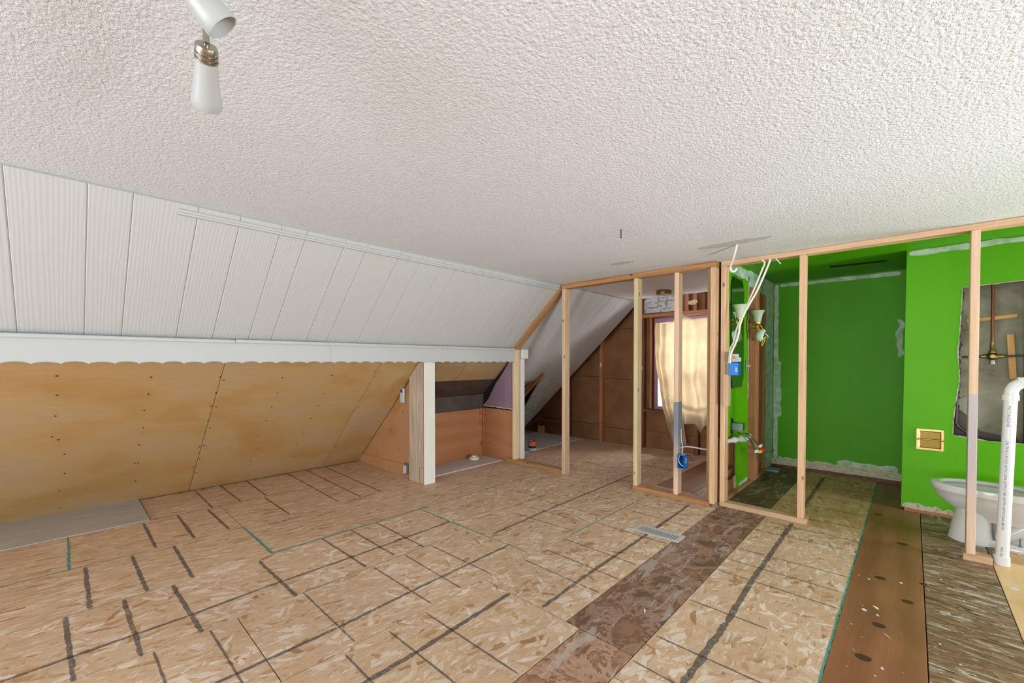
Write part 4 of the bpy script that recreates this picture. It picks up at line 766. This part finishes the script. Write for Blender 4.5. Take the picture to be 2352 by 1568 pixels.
# ------------------------------------------------------------------ pvc vent pipe
t = empty('vent_pipe', (.43, 4.12, 0), 'white plastic pipe rising from floor with elbow beside right stud', 'pipe')
vp = tube('pipe', [(.430, 4.12, .0), (.455, 4.12, 1.07)], .0305, PVC, t, 28, sub=1)
tube('elbow', [(.456, 4.12, 1.08), (.457, 4.12, 1.105), (.466, 4.12, 1.135), (.487, 4.12, 1.158), (.515, 4.12, 1.17), (.545, 4.12, 1.172), (1.3, 4.12, 1.19)], .0315, PVC, t, 28)
lathe('coupling', [(.0375, 0), (.0375, .035), (.0345, .036)], (.4545, 4.12, 1.055), PVC, t, 28); lathe('base_collar', [(.036, 0), (.037, .004), (.037, .055), (.033, .058)], (.430, 4.12, .001), PVC, t, 28)
dirn = Vector((-.25, -1, 0)).normalized(); zz = Vector((-.025 / 1.07, 0, -1)).normalized(); nn = (dirn - zz * dirn.dot(zz)).normalized(); Rt = Matrix((zz, nn.cross(zz), nn)).transposed()
for s_, z, sz in (('PVC 2 IN SCH 40', 1.02, .018), ('CAUTION 2 IN SCH 40 PVC DWV ASTM D1785 NSF PW ASTM D2665 480 PSI', .80, .017), ('PVC DWV', .12, .018)):
    text('pipe_print', s_, sz, INK, vp, Vector((.43 + .0245 * z / 1.07, 4.12, z)) + nn * .0312, Rt, .0312)
# ------------------------------------------------------------------ floor register
t = empty('floor_register', (-1.39, 3.09, 0), 'white metal slotted floor register set in strand board', 'floor vent')
slab('well', -1.555, -1.225, 3.03, 3.145, -.019, .0012, DARKGAP, t)
bm = bmesh.new()
for q in ((-1.57, -1.545, 3.015, 3.16), (-1.235, -1.21, 3.015, 3.16), (-1.545, -1.235, 3.015, 3.042), (-1.545, -1.235, 3.133, 3.16)): bbox(bm, q[0], q[1], q[2], q[3], .001, .006)
bm2('frame', bm, WHITE, t)
for k in range(17): x = -1.541 + k * .0183; slab('slat', x, x + .0095, 3.042, 3.133, .0015, .0055, WHITE, t)
# ------------------------------------------------------------------ ceiling spotlight
t = empty('track_light', (-.95, 0, 2.19), 'brushed metal ceiling spotlight bar with frosted cone shades at top left', 'ceiling lamp')
lathe('canopy', [(.06, 0), (.062, .012), (.05, .022), (.001, .024)], (-.93, -.02, 2.189), STEEL, t, 28, (0, 0, -1)); tube('post', [(-.93, -.02, 2.17), (-.93, -.02, 2.105)], .006, STEEL, t, 8, sub=1)
tube('bar', [(-.78, -.15, 2.104), (-1.222, .243, 2.104)], .005, STEEL, t, 10, sub=1)
def spot(p, ax, L0):
    ax = Vector(ax).normalized(); p = Vector(p)
    tube('arm', [p, p + ax * L0], .0068, STEEL, t, 12, sub=1); q = p + ax * (L0 - .004)
    cp = lathe('cap', [(.002, -.004), (.021, -.002), (.0235, .004), (.0235, .012), (.0215, .0125), (.0215, .0145), (.024, .015), (.024, .0225), (.022, .023), (.022, .025), (.0245, .0255), (.0245, .031), (.001, .032)], q, STEEL, t, 32, ax)
    lathe('shade', [(.0235, 0), (.0245, .022), (.0275, .055), (.032, .09), (.034, .108), (.032, .114), (.030, .113), (.026, .055), (.022, .01)], q + ax * .031, OPAL, cp, 36, ax, False)
    lathe('bulb', [(.001, 0), (.02, 0), (.024, .03), (.026, .04), (.001, .036)], q + ax * .082, plain('bulb_glass', S(232, 232, 228), .1), cp, 24, ax)
tube('drop_rod', [(-1.222, .243, 2.104), (-1.221, .244, 2.05)], .0068, STEEL, t, 12, sub=1); spot((-1.221, .244, 2.052), (-.805, .156, -.57), .012); spot((-1.065, .12, 2.112), (.113, .693, -.714), .03)

# ------------------------------------------------------------------ room sides beyond the frame
wr = empty('wall_right', (2.4, 1, 0), 'plain right hand wall with window opening', kind='structure')
for a in ((-4.0, .3, 0, 2.3), (2.3, 4.1, 0, 2.3), (.3, 2.3, 0, .45), (.3, 2.3, 1.85, 2.3)): slab('wall_piece', 2.4, 2.45, a[0], a[1], a[2], a[3], WHITE, wr)
wf = empty('wall_front', (-1, -4.0, 0), 'plain wall behind the viewer with wide window opening', kind='structure')
for a in ((-5.6, -3.6, 0, 2.3), (1.0, 2.45, 0, 2.3), (-3.6, 1.0, 0, .3), (-3.6, 1.0, 2.0, 2.3)): slab('wall_piece', a[0], a[1], -4.05, -4.0, a[2], a[3], WHITE, wf)
